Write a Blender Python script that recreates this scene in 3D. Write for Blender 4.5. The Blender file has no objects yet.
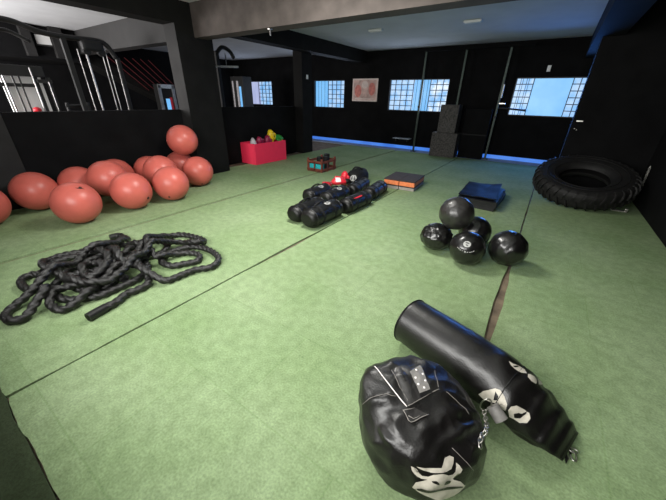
import bpy, bmesh, math, random
from mathutils import Vector, Matrix, noise
from mathutils.bvhtree import BVHTree
random.seed(7)
PI = math.pi
col = bpy.context.scene.collection
R_ = math.radians

# ------------------------------------------------------------------ materials
def mat(name, color, rough=.6, metal=0., noise_scale=0, noise_amt=0., bump=0., bump_scale=80., spec=.5, emit=None, estr=0., coat=0., coat_rough=.12):
    m = bpy.data.materials.new(name); m.use_nodes = True
    nt = m.node_tree; b = nt.nodes['Principled BSDF']
    b.inputs['Base Color'].default_value = (*color, 1)
    b.inputs['Roughness'].default_value = rough
    b.inputs['Metallic'].default_value = metal
    b.inputs['Specular IOR Level'].default_value = spec
    b.inputs['Coat Weight'].default_value = coat; b.inputs['Coat Roughness'].default_value = coat_rough
    tc = nt.nodes.new('ShaderNodeTexCoord')
    if noise_scale:
        n = nt.nodes.new('ShaderNodeTexNoise'); n.inputs['Scale'].default_value = noise_scale; n.inputs['Detail'].default_value = 6
        nt.links.new(tc.outputs['Object'], n.inputs['Vector'])
        r = nt.nodes.new('ShaderNodeValToRGB')
        r.color_ramp.elements[0].position = .3; r.color_ramp.elements[1].position = .7
        r.color_ramp.elements[0].color = (*[max(0, c*(1-noise_amt)) for c in color], 1)
        r.color_ramp.elements[1].color = (*[min(1, c*(1+noise_amt)) for c in color], 1)
        nt.links.new(n.outputs['Fac'], r.inputs['Fac']); nt.links.new(r.outputs['Color'], b.inputs['Base Color'])
    if bump:
        n2 = nt.nodes.new('ShaderNodeTexNoise'); n2.inputs['Scale'].default_value = bump_scale; n2.inputs['Detail'].default_value = 4
        nt.links.new(tc.outputs['Object'], n2.inputs['Vector'])
        bp = nt.nodes.new('ShaderNodeBump'); bp.inputs['Strength'].default_value = bump; bp.inputs['Distance'].default_value = .01
        nt.links.new(n2.outputs['Fac'], bp.inputs['Height']); nt.links.new(bp.outputs['Normal'], b.inputs['Normal'])
    if emit:
        b.inputs['Emission Color'].default_value = (*emit, 1); b.inputs['Emission Strength'].default_value = estr
    return m

def carpet_material(name='green_carpet', k=1.):
    m = bpy.data.materials.new(name); m.use_nodes = True
    nt = m.node_tree; N = nt.nodes; Lk = nt.links; b = N['Principled BSDF']
    b.inputs['Roughness'].default_value = .95; b.inputs['Specular IOR Level'].default_value = .15
    tc = N.new('ShaderNodeTexCoord')
    big = N.new('ShaderNodeTexNoise'); big.inputs['Scale'].default_value = 1.3; big.inputs['Detail'].default_value = 5
    fine = N.new('ShaderNodeTexNoise'); fine.inputs['Scale'].default_value = 85; fine.inputs['Detail'].default_value = 5
    mid = N.new('ShaderNodeTexNoise'); mid.inputs['Scale'].default_value = 14; mid.inputs['Detail'].default_value = 6
    for n in (big, fine, mid): Lk.new(tc.outputs['Object'], n.inputs['Vector'])
    r1 = N.new('ShaderNodeValToRGB'); e = r1.color_ramp.elements
    e[0].position = .3; e[0].color = (.215, .30, .155, 1); e[1].position = .72; e[1].color = (.285, .365, .222, 1)
    Lk.new(big.outputs['Fac'], r1.inputs['Fac'])
    r2 = N.new('ShaderNodeValToRGB'); e = r2.color_ramp.elements
    e[0].position = .3; e[0].color = (.76, .77, .76, 1); e[1].position = .68; e[1].color = (1.14, 1.14, 1.13, 1)
    Lk.new(fine.outputs['Fac'], r2.inputs['Fac'])
    r3 = N.new('ShaderNodeValToRGB'); e = r3.color_ramp.elements
    e[0].position = .35; e[0].color = (.88, .88, .86, 1); e[1].position = .65; e[1].color = (1.08, 1.07, 1.08, 1)
    Lk.new(mid.outputs['Fac'], r3.inputs['Fac'])
    m1 = N.new('ShaderNodeMix'); m1.data_type = 'RGBA'; m1.blend_type = 'MULTIPLY'; m1.inputs['Factor'].default_value = 1
    Lk.new(r1.outputs['Color'], m1.inputs['A']); Lk.new(r2.outputs['Color'], m1.inputs['B'])
    m2 = N.new('ShaderNodeMix'); m2.data_type = 'RGBA'; m2.blend_type = 'MULTIPLY'; m2.inputs['Factor'].default_value = 1
    Lk.new(m1.outputs['Result'], m2.inputs['A']); Lk.new(r3.outputs['Color'], m2.inputs['B'])
    # worn crease lines of the fold marks in the roll: a thin band every .55 m
    br = N.new('ShaderNodeTexBrick'); br.offset = .37
    br.inputs['Scale'].default_value = 1; br.inputs['Brick Width'].default_value = 1.05; br.inputs['Row Height'].default_value = .62
    br.inputs['Mortar Size'].default_value = .006; br.inputs['Mortar Smooth'].default_value = .6
    br.inputs['Color1'].default_value = (1, 1, 1, 1); br.inputs['Color2'].default_value = (.95, .97, .95, 1); br.inputs['Mortar'].default_value = (.86, .9, .84, 1)
    Lk.new(tc.outputs['Object'], br.inputs['Vector'])
    m3 = N.new('ShaderNodeMix'); m3.data_type = 'RGBA'; m3.blend_type = 'MULTIPLY'; m3.inputs['Factor'].default_value = 1
    Lk.new(m2.outputs['Result'], m3.inputs['A']); Lk.new(br.outputs['Color'], m3.inputs['B'])
    m4 = N.new('ShaderNodeMix'); m4.data_type = 'RGBA'; m4.blend_type = 'MULTIPLY'; m4.inputs['Factor'].default_value = 1
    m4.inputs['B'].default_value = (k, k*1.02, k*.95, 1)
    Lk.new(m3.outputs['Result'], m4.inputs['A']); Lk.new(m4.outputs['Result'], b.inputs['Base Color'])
    bp = N.new('ShaderNodeBump'); bp.inputs['Strength'].default_value = .5; bp.inputs['Distance'].default_value = .006
    Lk.new(fine.outputs['Fac'], bp.inputs['Height']); Lk.new(bp.outputs['Normal'], b.inputs['Normal'])
    return m

M = dict(
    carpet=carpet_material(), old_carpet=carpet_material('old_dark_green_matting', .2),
    concrete=mat('dark_concrete', (.135, .10, .068), .9, noise_scale=6, noise_amt=.5),
    bare=mat('bare_screed', (.32, .36, .42), .45, noise_scale=5, noise_amt=.15),
    black_wall=mat('black_wall_paint', (.0042, .0042, .0046), .85, noise_scale=3, noise_amt=.35, bump=.1, bump_scale=60, spec=.12),
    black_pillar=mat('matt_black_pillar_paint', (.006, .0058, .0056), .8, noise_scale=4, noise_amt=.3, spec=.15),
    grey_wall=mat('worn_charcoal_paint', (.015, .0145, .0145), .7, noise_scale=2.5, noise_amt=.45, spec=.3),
    beam=mat('brown_grey_beam_paint', (.062, .052, .047), .8, noise_scale=3, noise_amt=.3, bump=.15, bump_scale=25, spec=.2),
    ceiling=mat('pale_ceiling_paint', (.5, .51, .53), .9, noise_scale=2, noise_amt=.06, spec=.2),
    leather=mat('black_leather', (.006, .0052, .005), .38, noise_scale=7, noise_amt=.5, bump=.2, bump_scale=140, spec=.45, coat=.22, coat_rough=.25),
    leather_ball=mat('black_ball_leather', (.0055, .005, .005), .30, noise_scale=7, noise_amt=.5, bump=.15, bump_scale=140, spec=.5, coat=.5, coat_rough=.16),
    leather_matt=mat('matt_black_vinyl', (.004, .0038, .004), .42, noise_scale=9, noise_amt=.4, bump=.2, bump_scale=160, spec=.4),
    leather_worn=mat('greyed_black_leather', (.016, .0145, .014), .42, noise_scale=12, noise_amt=.5, bump=.2, bump_scale=120, coat=.4, coat_rough=.2),
    canvas=mat('black_canvas', (.006, .006, .0065), .7, bump=.3, bump_scale=300, noise_scale=20, noise_amt=.4, spec=.3),
    rope=mat('black_braided_rope', (.0085, .008, .0078), .45, noise_scale=60, noise_amt=.7, bump=.3, bump_scale=260, spec=.6),
    rope_end=mat('black_heat_shrink', (.01, .01, .01), .4),
    white_ink=mat('cream_screen_print', (.56, .52, .44), .55, noise_scale=30, noise_amt=.15),
    grey_ink=mat('grey_screen_print', (.4, .4, .39), .5, noise_scale=40, noise_amt=.3),
    steel=mat('zinc_steel', (.55, .53, .5), .32, 1., noise_scale=30, noise_amt=.2),
    chrome=mat('chrome_tube', (.4, .39, .38), .38, 1., noise_scale=6, noise_amt=.1),
    thread=mat('pale_stitching', (.2, .185, .17), .7, noise_scale=50, noise_amt=.2),
    tape=mat('grey_cloth_tape', (.2, .19, .18), .6, noise_scale=40, noise_amt=.2),
    ball=mat('salmon_red_vinyl', (.56, .125, .098), .36, noise_scale=5, noise_amt=.1, bump=.04, bump_scale=200, spec=.4),
    plug=mat('dark_valve_plug', (.03, .01, .01), .6, noise_scale=20, noise_amt=.2),
    red_box=mat('crimson_plywood', (.82, .025, .08), .6, noise_scale=5, noise_amt=.04),
    wood=mat('reddish_brown_wood', (.15, .035, .02), .65, noise_scale=12, noise_amt=.4),
    cyan=mat('turquoise_plastic', (.02, .38, .42), .4, noise_scale=8, noise_amt=.15),
    red_leather=mat('bright_red_leather', (.6, .02, .035), .36, noise_scale=10, noise_amt=.15, bump=.1),
    white_leather=mat('white_leather', (.7, .66, .64), .45, noise_scale=10, noise_amt=.1),
    maroon=mat('maroon_vinyl', (.24, .012, .05), .45, noise_scale=10, noise_amt=.25),
    yellow=mat('bright_yellow_vinyl', (.85, .6, .012), .45, noise_scale=8, noise_amt=.15),
    green=mat('bright_green_vinyl', (.02, .25, .03), .45, noise_scale=8, noise_amt=.2),
    pale=mat('pale_grey_vinyl', (.5, .48, .5), .5, noise_scale=10, noise_amt=.15),
    foam_orange=mat('orange_foam', (.72, .2, .07), .7, noise_scale=25, noise_amt=.15),
    foam_grey=mat('light_grey_foam', (.30, .27, .25), .7, noise_scale=25, noise_amt=.15),
    foam_dark=mat('dark_brown_rubber', (.035, .024, .02), .75, noise_scale=15, noise_amt=.4),
    rubber=mat('black_rubber', (.0065, .006, .0058), .68, noise_scale=10, noise_amt=.45, bump=.15, bump_scale=60, spec=.4),
    rubber_sheet=mat('glossy_black_rubber_sheet', (.005, .0055, .008), .55, noise_scale=9, noise_amt=.5, spec=.12),
    tile_rubber=mat('dull_black_rubber_tile', (.011, .011, .012), .7, noise_scale=10, noise_amt=.4),
    plyo=mat('scuffed_grey_black_board', (.05, .045, .042), .7, noise_scale=24, noise_amt=.75),
    rig=mat('grey_green_steel', (.03, .05, .04), .45, .3, noise_scale=12, noise_amt=.3),
    black_metal=mat('black_powder_coat', (.006, .006, .006), .55, noise_scale=10, noise_amt=.3),
    grey_duct=mat('grey_duct_paint', (.019, .0185, .0185), .7, noise_scale=4, noise_amt=.15),
    white_panel=mat('white_enamel_panel', (.75, .75, .74), .4, noise_scale=3, noise_amt=.05),
    fixture=mat('off_white_plastic', (.72, .74, .76), .5, noise_scale=10, noise_amt=.04),
    bar_blue=mat('blue_grey_window_bar', (.04, .055, .12), .5, noise_scale=10, noise_amt=.2),
    frame_blue=mat('dark_window_frame', (.012, .013, .02), .5, noise_scale=10, noise_amt=.2),
    red_line=mat('red_rope', (.09, .006, .008), .6, noise_scale=20, noise_amt=.2),
    paper=mat('pinkish_poster_paper', (.62, .42, .38), .6, noise_scale=6, noise_amt=.35),
    paper_pale=mat('pale_poster_border', (.75, .62, .58), .6, noise_scale=10, noise_amt=.1),
    poster_red=mat('rose_poster_print', (.62, .2, .17), .6, noise_scale=9, noise_amt=.3),
)
def glow(name, c, s, sc=3., c2=None, stretch=(1, 1, 1)):
    """daylight seen through frosted glazing: emission with a little cloudiness"""
    m = bpy.data.materials.new(name); m.use_nodes = True; nt = m.node_tree; b = nt.nodes['Principled BSDF']
    b.inputs['Base Color'].default_value = (.05, .07, .1, 1); b.inputs['Roughness'].default_value = .3
    tc = nt.nodes.new('ShaderNodeTexCoord'); mp = nt.nodes.new('ShaderNodeMapping'); mp.inputs['Scale'].default_value = stretch
    n = nt.nodes.new('ShaderNodeTexNoise'); n.inputs['Scale'].default_value = sc; n.inputs['Detail'].default_value = 2
    r = nt.nodes.new('ShaderNodeValToRGB'); r.color_ramp.elements[0].position = .38; r.color_ramp.elements[1].position = .62
    r.color_ramp.elements[0].color = (*c, 1); r.color_ramp.elements[1].color = (*(c2 or c), 1)
    nt.links.new(tc.outputs['Object'], mp.inputs['Vector']); nt.links.new(mp.outputs['Vector'], n.inputs['Vector'])
    nt.links.new(n.outputs['Fac'], r.inputs['Fac']); nt.links.new(r.outputs['Color'], b.inputs['Emission Color'])
    b.inputs['Emission Strength'].default_value = s
    return m
GB = 1.0
M['glow_blue'] = glow('blue_daylit_glass', (.15, .45, .85), GB, 2.5, (.19, .5, .88))
M['glow_lilac'] = glow('lilac_daylit_glass', (.42, .48, .80), GB*.8, 5, (.55, .6, .9), (1, 1, .2))
M['glow_pale'] = glow('pale_daylit_glass', (.2, .47, .85), GB, 4, (.42, .62, .88))
M['glow_white'] = glow('white_daylit_glass', (.25, .52, .9), GB, 5, (.85, .95, 1.05))
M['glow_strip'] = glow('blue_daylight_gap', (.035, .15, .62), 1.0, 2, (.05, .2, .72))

# ------------------------------------------------------------------ mesh builder
class MB:
    def __init__(s): s.bm = bmesh.new()
    def box(s, c, size, rot=(0, 0, 0), bevel=0.):
        m = Matrix.Translation(c) @ (Matrix.Rotation(rot[2], 4, 'Z') @ Matrix.Rotation(rot[1], 4, 'Y') @ Matrix.Rotation(rot[0], 4, 'X')) @ Matrix.Diagonal((*size, 1))
        g = bmesh.ops.create_cube(s.bm, size=1, matrix=m)
        if bevel:
            es = list({e for v in g['verts'] for e in v.link_edges})
            bmesh.ops.bevel(s.bm, geom=es, offset=bevel, segments=2, affect='EDGES', profile=.6)
        return s
    def bx(s, x0, x1, y0, y1, z0, z1, bevel=0.):
        return s.box(((x0+x1)/2, (y0+y1)/2, (z0+z1)/2), (x1-x0, y1-y0, z1-z0), bevel=bevel)
    def cyl(s, a, b, r, r2=None, seg=16):
        a, b = Vector(a), Vector(b); d = b-a
        q = d.to_track_quat('Z', 'Y').to_matrix().to_4x4()
        bmesh.ops.create_cone(s.bm, cap_ends=True, segments=seg, radius1=r, radius2=r if r2 is None else r2, depth=d.length, matrix=Matrix.Translation((a+b)/2) @ q)
        return s
    def sph(s, c, r, scale=(1, 1, 1), seg=24, rot=None):
        m = Matrix.Translation(c) @ (rot.to_4x4() if rot else Matrix.Identity(4)) @ Matrix.Diagonal((*scale, 1))
        bmesh.ops.create_uvsphere(s.bm, u_segments=seg, v_segments=max(6, seg*2//3), radius=r, matrix=m); return s
    def rings(s, rings, closed=False, cap=True):
        vs = [[s.bm.verts.new(p) for p in rg] for rg in rings]
        n = len(vs[0]); k = len(vs)
        for i in range(k if closed else k-1):
            a, b = vs[i], vs[(i+1) % k]
            for j in range(n):
                s.bm.faces.new((a[j], a[(j+1) % n], b[(j+1) % n], b[j]))
        if cap and not closed:
            s.bm.faces.new(vs[0][::-1]); s.bm.faces.new(vs[-1])
        return s
    def tube(s, path, r, seg=10, closed=False):
        P = [Vector(p) for p in path]; n = len(P); rg = []; up = None
        for i in range(n):
            t = (P[(i+1) % n]-P[i-1]) if (closed or 0 < i < n-1) else (P[1]-P[0] if i == 0 else P[-1]-P[-2])
            t.normalize()
            if up is None: up = t.orthogonal().normalized()
            up = (up-t*up.dot(t)).normalized(); w = t.cross(up); rr = r(i/(n-1)) if callable(r) else r
            rg.append([P[i]+up*rr*math.cos(2*PI*j/seg)+w*rr*math.sin(2*PI*j/seg) for j in range(seg)])
        return s.rings(rg, closed)
    def lathe(s, prof, c=(0, 0, 0), seg=32, closed=False):
        rg = [[Vector(c)+Vector((r*math.cos(2*PI*j/seg), r*math.sin(2*PI*j/seg), z)) for j in range(seg)] for r, z in prof]
        return s.rings(rg, closed)
    def poly_prism(s, pts, axis_vec):
        a = [s.bm.verts.new(p) for p in pts]; b = [s.bm.verts.new(Vector(p)+Vector(axis_vec)) for p in pts]
        n = len(a); s.bm.faces.new(a[::-1]); s.bm.faces.new(b)
        for i in range(n): s.bm.faces.new((a[i], a[(i+1) % n], b[(i+1) % n], b[i]))
        return s
    def build(s, name, m, parent=None, smooth=False, angle=None):
        bmesh.ops.recalc_face_normals(s.bm, faces=s.bm.faces)
        me = bpy.data.meshes.new(name); s.bm.to_mesh(me); s.bm.free()
        o = bpy.data.objects.new(name, me); col.objects.link(o); me.materials.append(M[m] if isinstance(m, str) else m)
        if smooth:
            for p in me.polygons: p.use_smooth = True
            if angle: me.set_sharp_from_angle(angle=R_(angle))
        if parent: attach(o, parent)
        return o
def attach(o, p):
    o.parent = p                                   # parts are modelled in world coordinates
    T = Matrix.LocRotScale(p.location, p.rotation_euler, p.scale) if p.parent is None else Matrix.Identity(4)
    o.matrix_parent_inverse = T.inverted()
def tag(o, label, cat, group=None):
    o['label'] = label; o['category'] = cat
    if group: o['group'] = group
    return o
def thing(name, label, cat, loc, group=None, rotz=0):
    o = bpy.data.objects.new(name, None); col.objects.link(o); o.location = loc; o.rotation_euler = (0, 0, rotz); o.empty_display_size = .1
    return tag(o, label, cat, group)
def struct(o): o['kind'] = 'structure'; return o
def copy_tree(o, parent=None):
    c = o.copy(); col.objects.link(c)
    if parent: c.parent = parent
    for ch in o.children: copy_tree(ch, c)
    return c
def spline(P, step=.02, closed=False):
    P = [Vector(p) for p in P]; out = []; n = len(P)
    for i in range(n if closed else n-1):
        if closed: a, b, c, d = P[i-1], P[i], P[(i+1) % n], P[(i+2) % n]
        else: a, b, c, d = P[max(i-1, 0)], P[i], P[i+1], P[min(i+2, n-1)]
        k = max(1, int((c-b).length/step))
        for j in range(k):
            t = j/k; out.append(.5*((2*b)+(c-a)*t+(2*a-5*b+4*c-d)*t*t+(3*b-a-3*c+d)*t**3))
    if not closed: out.append(P[-1])
    return out
def bvh_of(o): return BVHTree.FromPolygons([o.matrix_world @ v.co if False else v.co for v in o.data.vertices], [list(p.vertices) for p in o.data.polygons])
def patch(bvh, pts, name, m, parent, off=.003, cuts=4, closed=True):
    """a printed or sewn piece that follows the surface under it"""
    bm = bmesh.new(); vs = [bm.verts.new(p) for p in pts]; f = bm.faces.new(vs)
    bmesh.ops.triangulate(bm, faces=[f], ngon_method='EAR_CLIP')
    for _ in range(cuts):
        es = [e for e in bm.edges if e.calc_length() > .011]
        if not es: break
        bmesh.ops.subdivide_edges(bm, edges=es, cuts=1); bmesh.ops.triangulate(bm, faces=bm.faces[:])
    for v in bm.verts:
        co, no, i, d = bvh.find_nearest(v.co)
        v.co = co+no*off
    bm.normal_update()
    s = MB(); s.bm.free(); s.bm = bm
    o = s.build(name, m, parent, smooth=True)
    return o
def on_surface(bvh, p, off=0.):
    co, no, i, d = bvh.find_nearest(Vector(p)); return co+no*off, no

# ------------------------------------------------------------------ the room
XL, XR, YB, YF, ZC, XG = -6.2, 1.55, 10.6, -.45, 3.0, -13.0
struct(MB().bx(XG-.2, XR+.2, YF-.5, YB+.2, -.12, -.02).build('floor', 'concrete'))
struct(MB().bx(XG, XR, 10.04, YB, -.02, -.006).build('floor', 'bare'))
def carpet(x0, x1, y0, y1, ja, jb, seed, m='carpet'):
    bm = MB(); n = max(4, int((y1-y0)/.06)); k = 40; rows = []
    for i in range(n+1):
        y = y0+(y1-y0)*i/n
        a = x0+ja(y)+.004*noise.noise((seed, y*3, 0)); b = x1-jb(y)+.004*noise.noise((seed+5, y*3, 0))
        rows.append([(a+(b-a)*j/k, y) for j in range(k+1)])
    if True:
        for i in (0, n):
            rows[i] = [(x, y+.016*noise.noise((x*4, 0, 1))+.012*noise.noise((x*13, 0, 1))+(.010*noise.noise((x*9, seed, 1)) if y < 1 else 0)) for x, y in rows[i]]
    top = [[bm.bm.verts.new((x, y, 0)) for x, y in r] for r in rows]; bot = [[bm.bm.verts.new((x, y, -.02)) for x, y in r] for r in rows]
    for i in range(n):
        for j in range(k): bm.bm.faces.new((top[i][j], top[i][j+1], top[i+1][j+1], top[i+1][j]))
        bm.bm.faces.new((top[i][0], top[i+1][0], bot[i+1][0], bot[i][0])); bm.bm.faces.new((top[i][k], bot[i][k], bot[i+1][k], top[i+1][k]))
    for i in (0, n):
        for j in range(k): bm.bm.faces.new((top[i][j], bot[i][j], bot[i][j+1], top[i][j+1]) if i == 0 else (top[i][j], top[i][j+1], bot[i][j+1], bot[i][j]))
    return struct(bm.build('floor', m))
g1 = lambda y: .011+.004*noise.noise((y*1.7, 9, 2))
g2 = lambda y: .010+.016*max(0, 1-abs(y-2.3)/.75)+.004*noise.noise((y*1.7, 9, 2))
def wide(y): return .008+.030*max(0, 1-abs(y-2.55)/1.0)+.008*max(0, noise.noise((y*2.5, 3, 3)))
carpet(XL, -4.235, -.12, 10.0, lambda y: 0, g1, 1)
carpet(-4.19, -2.135, -.12, 10.0, g1, g2, 2)
carpet(-2.135, .03, -.12, 10.0, g2, wide, 3)
carpet(.03, XR, -.12, 10.0, wide, lambda y: 0, 4)
carpet(XL, XR, YF, -.128, lambda y: 0, lambda y: 0, 5, 'old_carpet')  # front strip: the same carpet colours multiplied much darker

struct(MB().bx(XG-.2, XR+.2, YF-.5, YB+.2, ZC, ZC+.15).build('ceiling', 'ceiling'))
# back wall with four window openings, its foot stopping above a gap of daylight
WIN = [(-12.0, -10.55), (-8.23, -6.79), (-4.97, -2.97), (-1.18, .6)]
WZ0, WZ1 = 1.215, 2.155
w = MB(); w.bx(XG, XR, YB, YB+.16, WZ1, ZC); w.bx(XG, XR, YB, YB+.16, .10, WZ0)
xs = [XG]+[v for p in WIN for v in p]+[XR]
for i in range(0, len(xs), 2): w.bx(xs[i], xs[i+1], YB, YB+.16, WZ0, WZ1)
struct(w.build('wall_back', 'black_wall'))
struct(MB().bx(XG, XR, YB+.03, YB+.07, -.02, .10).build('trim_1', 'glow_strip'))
def window(i, x0, x1, panes, grilles, lines=()):
    t = struct(bpy.data.objects.new('window_%d' % i, None)); col.objects.link(t); t.location = ((x0+x1)/2, YB, WZ0)
    f = MB(); z0, z1 = WZ0, WZ1; b = .022
    f.bx(x0, x1, YB+.005, YB+.13, z0, z0+b); f.bx(x0, x1, YB+.005, YB+.13, z1-b, z1); f.bx(x0, x0+b, YB+.005, YB+.13, z0, z1); f.bx(x1-b, x1, YB+.005, YB+.13, z0, z1)
    f.build('frame', 'frame_blue', t)
    for a, c, m in panes:
        MB().bx(x0+(x1-x0)*a, x0+(x1-x0)*c, YB+.10, YB+.108, z0+.01, z1-.01).build('pane', m, t)
    for a, c, nx, nz, dbl in grilles:
        g = MB(); xa, xb = x0+(x1-x0)*a, x0+(x1-x0)*c
        for k in range(nx+1):
            x = xa+(xb-xa)*k/nx
            if dbl and 0 < k < nx:
                g.bx(x-.030, x-.020, YB+.04, YB+.055, z0+b, z1-b); g.bx(x+.020, x+.030, YB+.04, YB+.055, z0+b, z1-b)
            else: g.bx(x-.010, x+.010, YB+.04, YB+.06, z0+b, z1-b)
        for k in range(1, nz):
            z = z0+(z1-z0)*k/nz; g.bx(xa, xb, YB+.043, YB+.057, z-.010, z+.010)
        g.build('grille', 'bar_blue', t)
    for x in lines:
        xx = x0+(x1-x0)*x; MB().bx(xx-.004, xx+.004, YB+.08, YB+.09, z0+b, z1-b).build('glazing_bar', 'bar_blue', t)
window(1, *WIN[0], [(0, .42, 'glow_lilac'), (.42, 1, 'glow_pale')], [(.40, 1, 4, 6, False)])
window(2, *WIN[1], [(0, .46, 'glow_blue'), (.46, 1, 'glow_pale')], [(.46, 1, 4, 6, False)], (.12, .22, .33))
window(3, *WIN[2], [(0, .43, 'glow_pale'), (.43, .70, 'glow_blue'), (.70, 1, 'glow_white')], [(0, .42, 4, 6, False), (.70, 1, 3, 6, False)], (.47, .53, .59, .65))
window(4, *WIN[3], [(0, .24, 'glow_pale'), (.24, .73, 'glow_blue'), (.73, 1, 'glow_pale')], [(0, .24, 3, 6, True), (.73, 1, 3, 6, False)])

# front wall with an unseen window opening added for the main light, side walls
FX0, FX1, FZ0, FZ1 = -3.5, .3, 1.10, 2.55
D_ = .42  # deep wall, shaped so the added opening's sill shades the near floor
w = MB(); w.bx(XG, XR, YF-D_, YF, FZ1, ZC); w.bx(XG, -11.5, YF-D_, YF, 0, FZ1); w.bx(-7.5, FX0, YF-D_, YF, 0, FZ1); w.bx(FX1, XR, YF-D_, YF, 0, FZ1); w.bx(FX0, FX1, YF-D_, YF, 0, FZ0); w.bx(-11.5, -7.5, YF-D_, YF, 0, .9)
struct(w.build('wall_front', 'grey_wall'))
t = struct(bpy.data.objects.new('window_5', None)); col.objects.link(t); t.location = ((FX0+FX1)/2, YF, FZ0)
f = MB()
for z in (FZ0, FZ1): f.bx(FX0, FX1, YF-.40, YF-.34, z-.02, z+.02)
for x in (FX0, FX1): f.bx(x-.02, x+.02, YF-.40, YF-.34, FZ0, FZ1)
f.build('frame', 'frame_blue', t)
struct(MB().bx(XR, XR+.2, YF-.44, YB+.16, 0, ZC).build('wall_right', 'black_wall'))
struct(MB().bx(XG-.2, XG, YF-.44, YB+.16, 0, ZC).build('wall_gym', 'black_wall'))
struct(MB().bx(.275, XR, 7.46, 7.85, 0, ZC).build('wall_pier', 'black_wall'))
# beams, pillars, half walls
struct(MB().bx(-5.9, XR, 4.02, 4.30, 2.49, ZC).build('ceiling_beam', 'beam'))
struct(MB().bx(XG, -6.25, 4.02, 4.30, 2.49, ZC).build('ceiling_beam', 'grey_duct'))
struct(MB().bx(-6.25, -5.9, YF, YB, 2.66, ZC).build('ceiling_beam', 'black_pillar'))
struct(MB().bx(.18, .55, 4.30, YB, 2.55, ZC).build('ceiling_beam', 'black_wall'))
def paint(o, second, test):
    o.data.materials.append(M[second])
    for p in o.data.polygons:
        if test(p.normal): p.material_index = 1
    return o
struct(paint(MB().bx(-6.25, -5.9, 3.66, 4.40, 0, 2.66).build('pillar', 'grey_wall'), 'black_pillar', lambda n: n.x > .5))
struct(MB().bx(-6.5, -6.16, .1, 1.07, 0, 2.66).build('pillar', 'grey_wall'))
struct(MB().bx(-6.5, -6.18, 7.42, 7.86, 0, ZC).build('pillar', 'black_pillar'))
struct(MB().bx(-6.34, XL, 1.07, 3.66, 0, 1.285, .004).build('wall_left', 'black_wall'))
struct(MB().bx(-6.62, -6.48, 4.30, 7.45, 0, 1.31, .004).build('wall_left_far', 'black_wall'))
# ceiling light fittings
def fitting(p, ln, label):
    t = thing('ceiling_light', label, 'light', (p[0], p[1], ZC), 'unlit ceiling fittings')
    MB().bx(p[0]-ln/2, p[0]+ln/2, p[1]-.06, p[1]+.06, ZC-.035, ZC, .006).build('housing', 'fixture', t)
    MB().bx(p[0]-ln/2+.02, p[0]+ln/2-.02, p[1]-.045, p[1]+.045, ZC-.042, ZC-.034).build('diffuser', 'white_panel', t)
fitting((-4.03, 7.57), .34, 'white flat ceiling light nearer the framed poster end of the ceiling')
fitting((-1.9, 7.67), .34, 'white flat ceiling light over the black stacked boxes, right of the other')

# ------------------------------------------------------------------ exercise balls
BALLS = [((-5.600, .43, .268), 'salmon exercise ball nearest the photograph\'s left edge, cut by the frame'),
 ((-5.844, 1.018, .279), 'large salmon exercise ball in shade against the left wall, second from the left edge'),
 ((-4.834, 1.177, .268), 'frontmost salmon exercise ball on the carpet with a dark crease near its top'),
 ((-5.865, 1.556, .268), 'salmon exercise ball half hidden behind the frontmost creased ball, by the left wall'),
 ((-5.398, 1.796, .379), 'salmon exercise ball propped up behind the ball with the black valve plug'),
 ((-5.895, 2.100, .305), 'salmon exercise ball whose top shows behind the propped ball, at the low black wall'),
 ((-4.873, 1.861, .268), 'salmon exercise ball with a black valve plug low on its right side'),
 ((-5.91, 2.660, .280), 'salmon exercise ball at the low black wall, half hidden left of the wedged ball'),
 ((-5.365, 2.585, .360), 'salmon exercise ball wedged behind the front ball, third from the right end of the row'),
 ((-4.834, 2.442, .268), 'salmon exercise ball at the front, just left of the last ball by the pillar'),
 ((-5.895, 3.245, .298), 'salmon exercise ball under the topmost ball, in front of the pillar'),
 ((-5.652, 3.250, .790), 'salmon exercise ball resting on top of the others, highest in the heap'),
 ((-5.295, 3.230, .268), 'rightmost salmon exercise ball on the carpet beside the pillar')]
for i, (c, lab) in enumerate(BALLS):
    r = .267
    t = thing('exercise_ball', lab, 'ball', (c[0], c[1], c[2]-r), 'salmon exercise balls along the low wall')
    m = MB(); m.sph((0, 0, 0), r, seg=48)
    q = Vector((random.uniform(-1, 1), random.uniform(-1, 1), random.uniform(.2, 1))).rotation_difference(Vector((0, 0, 1))).to_matrix()
    for v in m.bm.verts:
        z = v.co.z/r
        v.co *= 1+.004*math.sin(z*60)*(abs(z) < .75)*.5
        v.co = q @ v.co+Vector(c)
    m.build('shell', 'ball', t, smooth=True)
    d = {2: Vector((.55, .2, .8)), 6: Vector((.72, .32, -.28))}.get(i)
    if d is None: d = q @ Vector((0, 0, -1))
    d.normalize(); p = Vector(c)+d*(r-.002)
    MB().cyl(p-d*.004, p+d*.006, .016 if i != 6 else .02, seg=14).build('valve_plug', 'plug', t, smooth=True, angle=40)
    if i == 2:
        s = spline([Vector(c)+(Vector(v).normalized())*(r+.0005) for v in ((.55, .02, .84), (.6, .12, .8), (.6, .24, .76), (.62, .32, .72))], .01)
        MB().tube(s, lambda u: .001+.006*math.sin(PI*min(1, max(0, u))), 8).build('seam_crease', 'plug', t, smooth=True)

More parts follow.
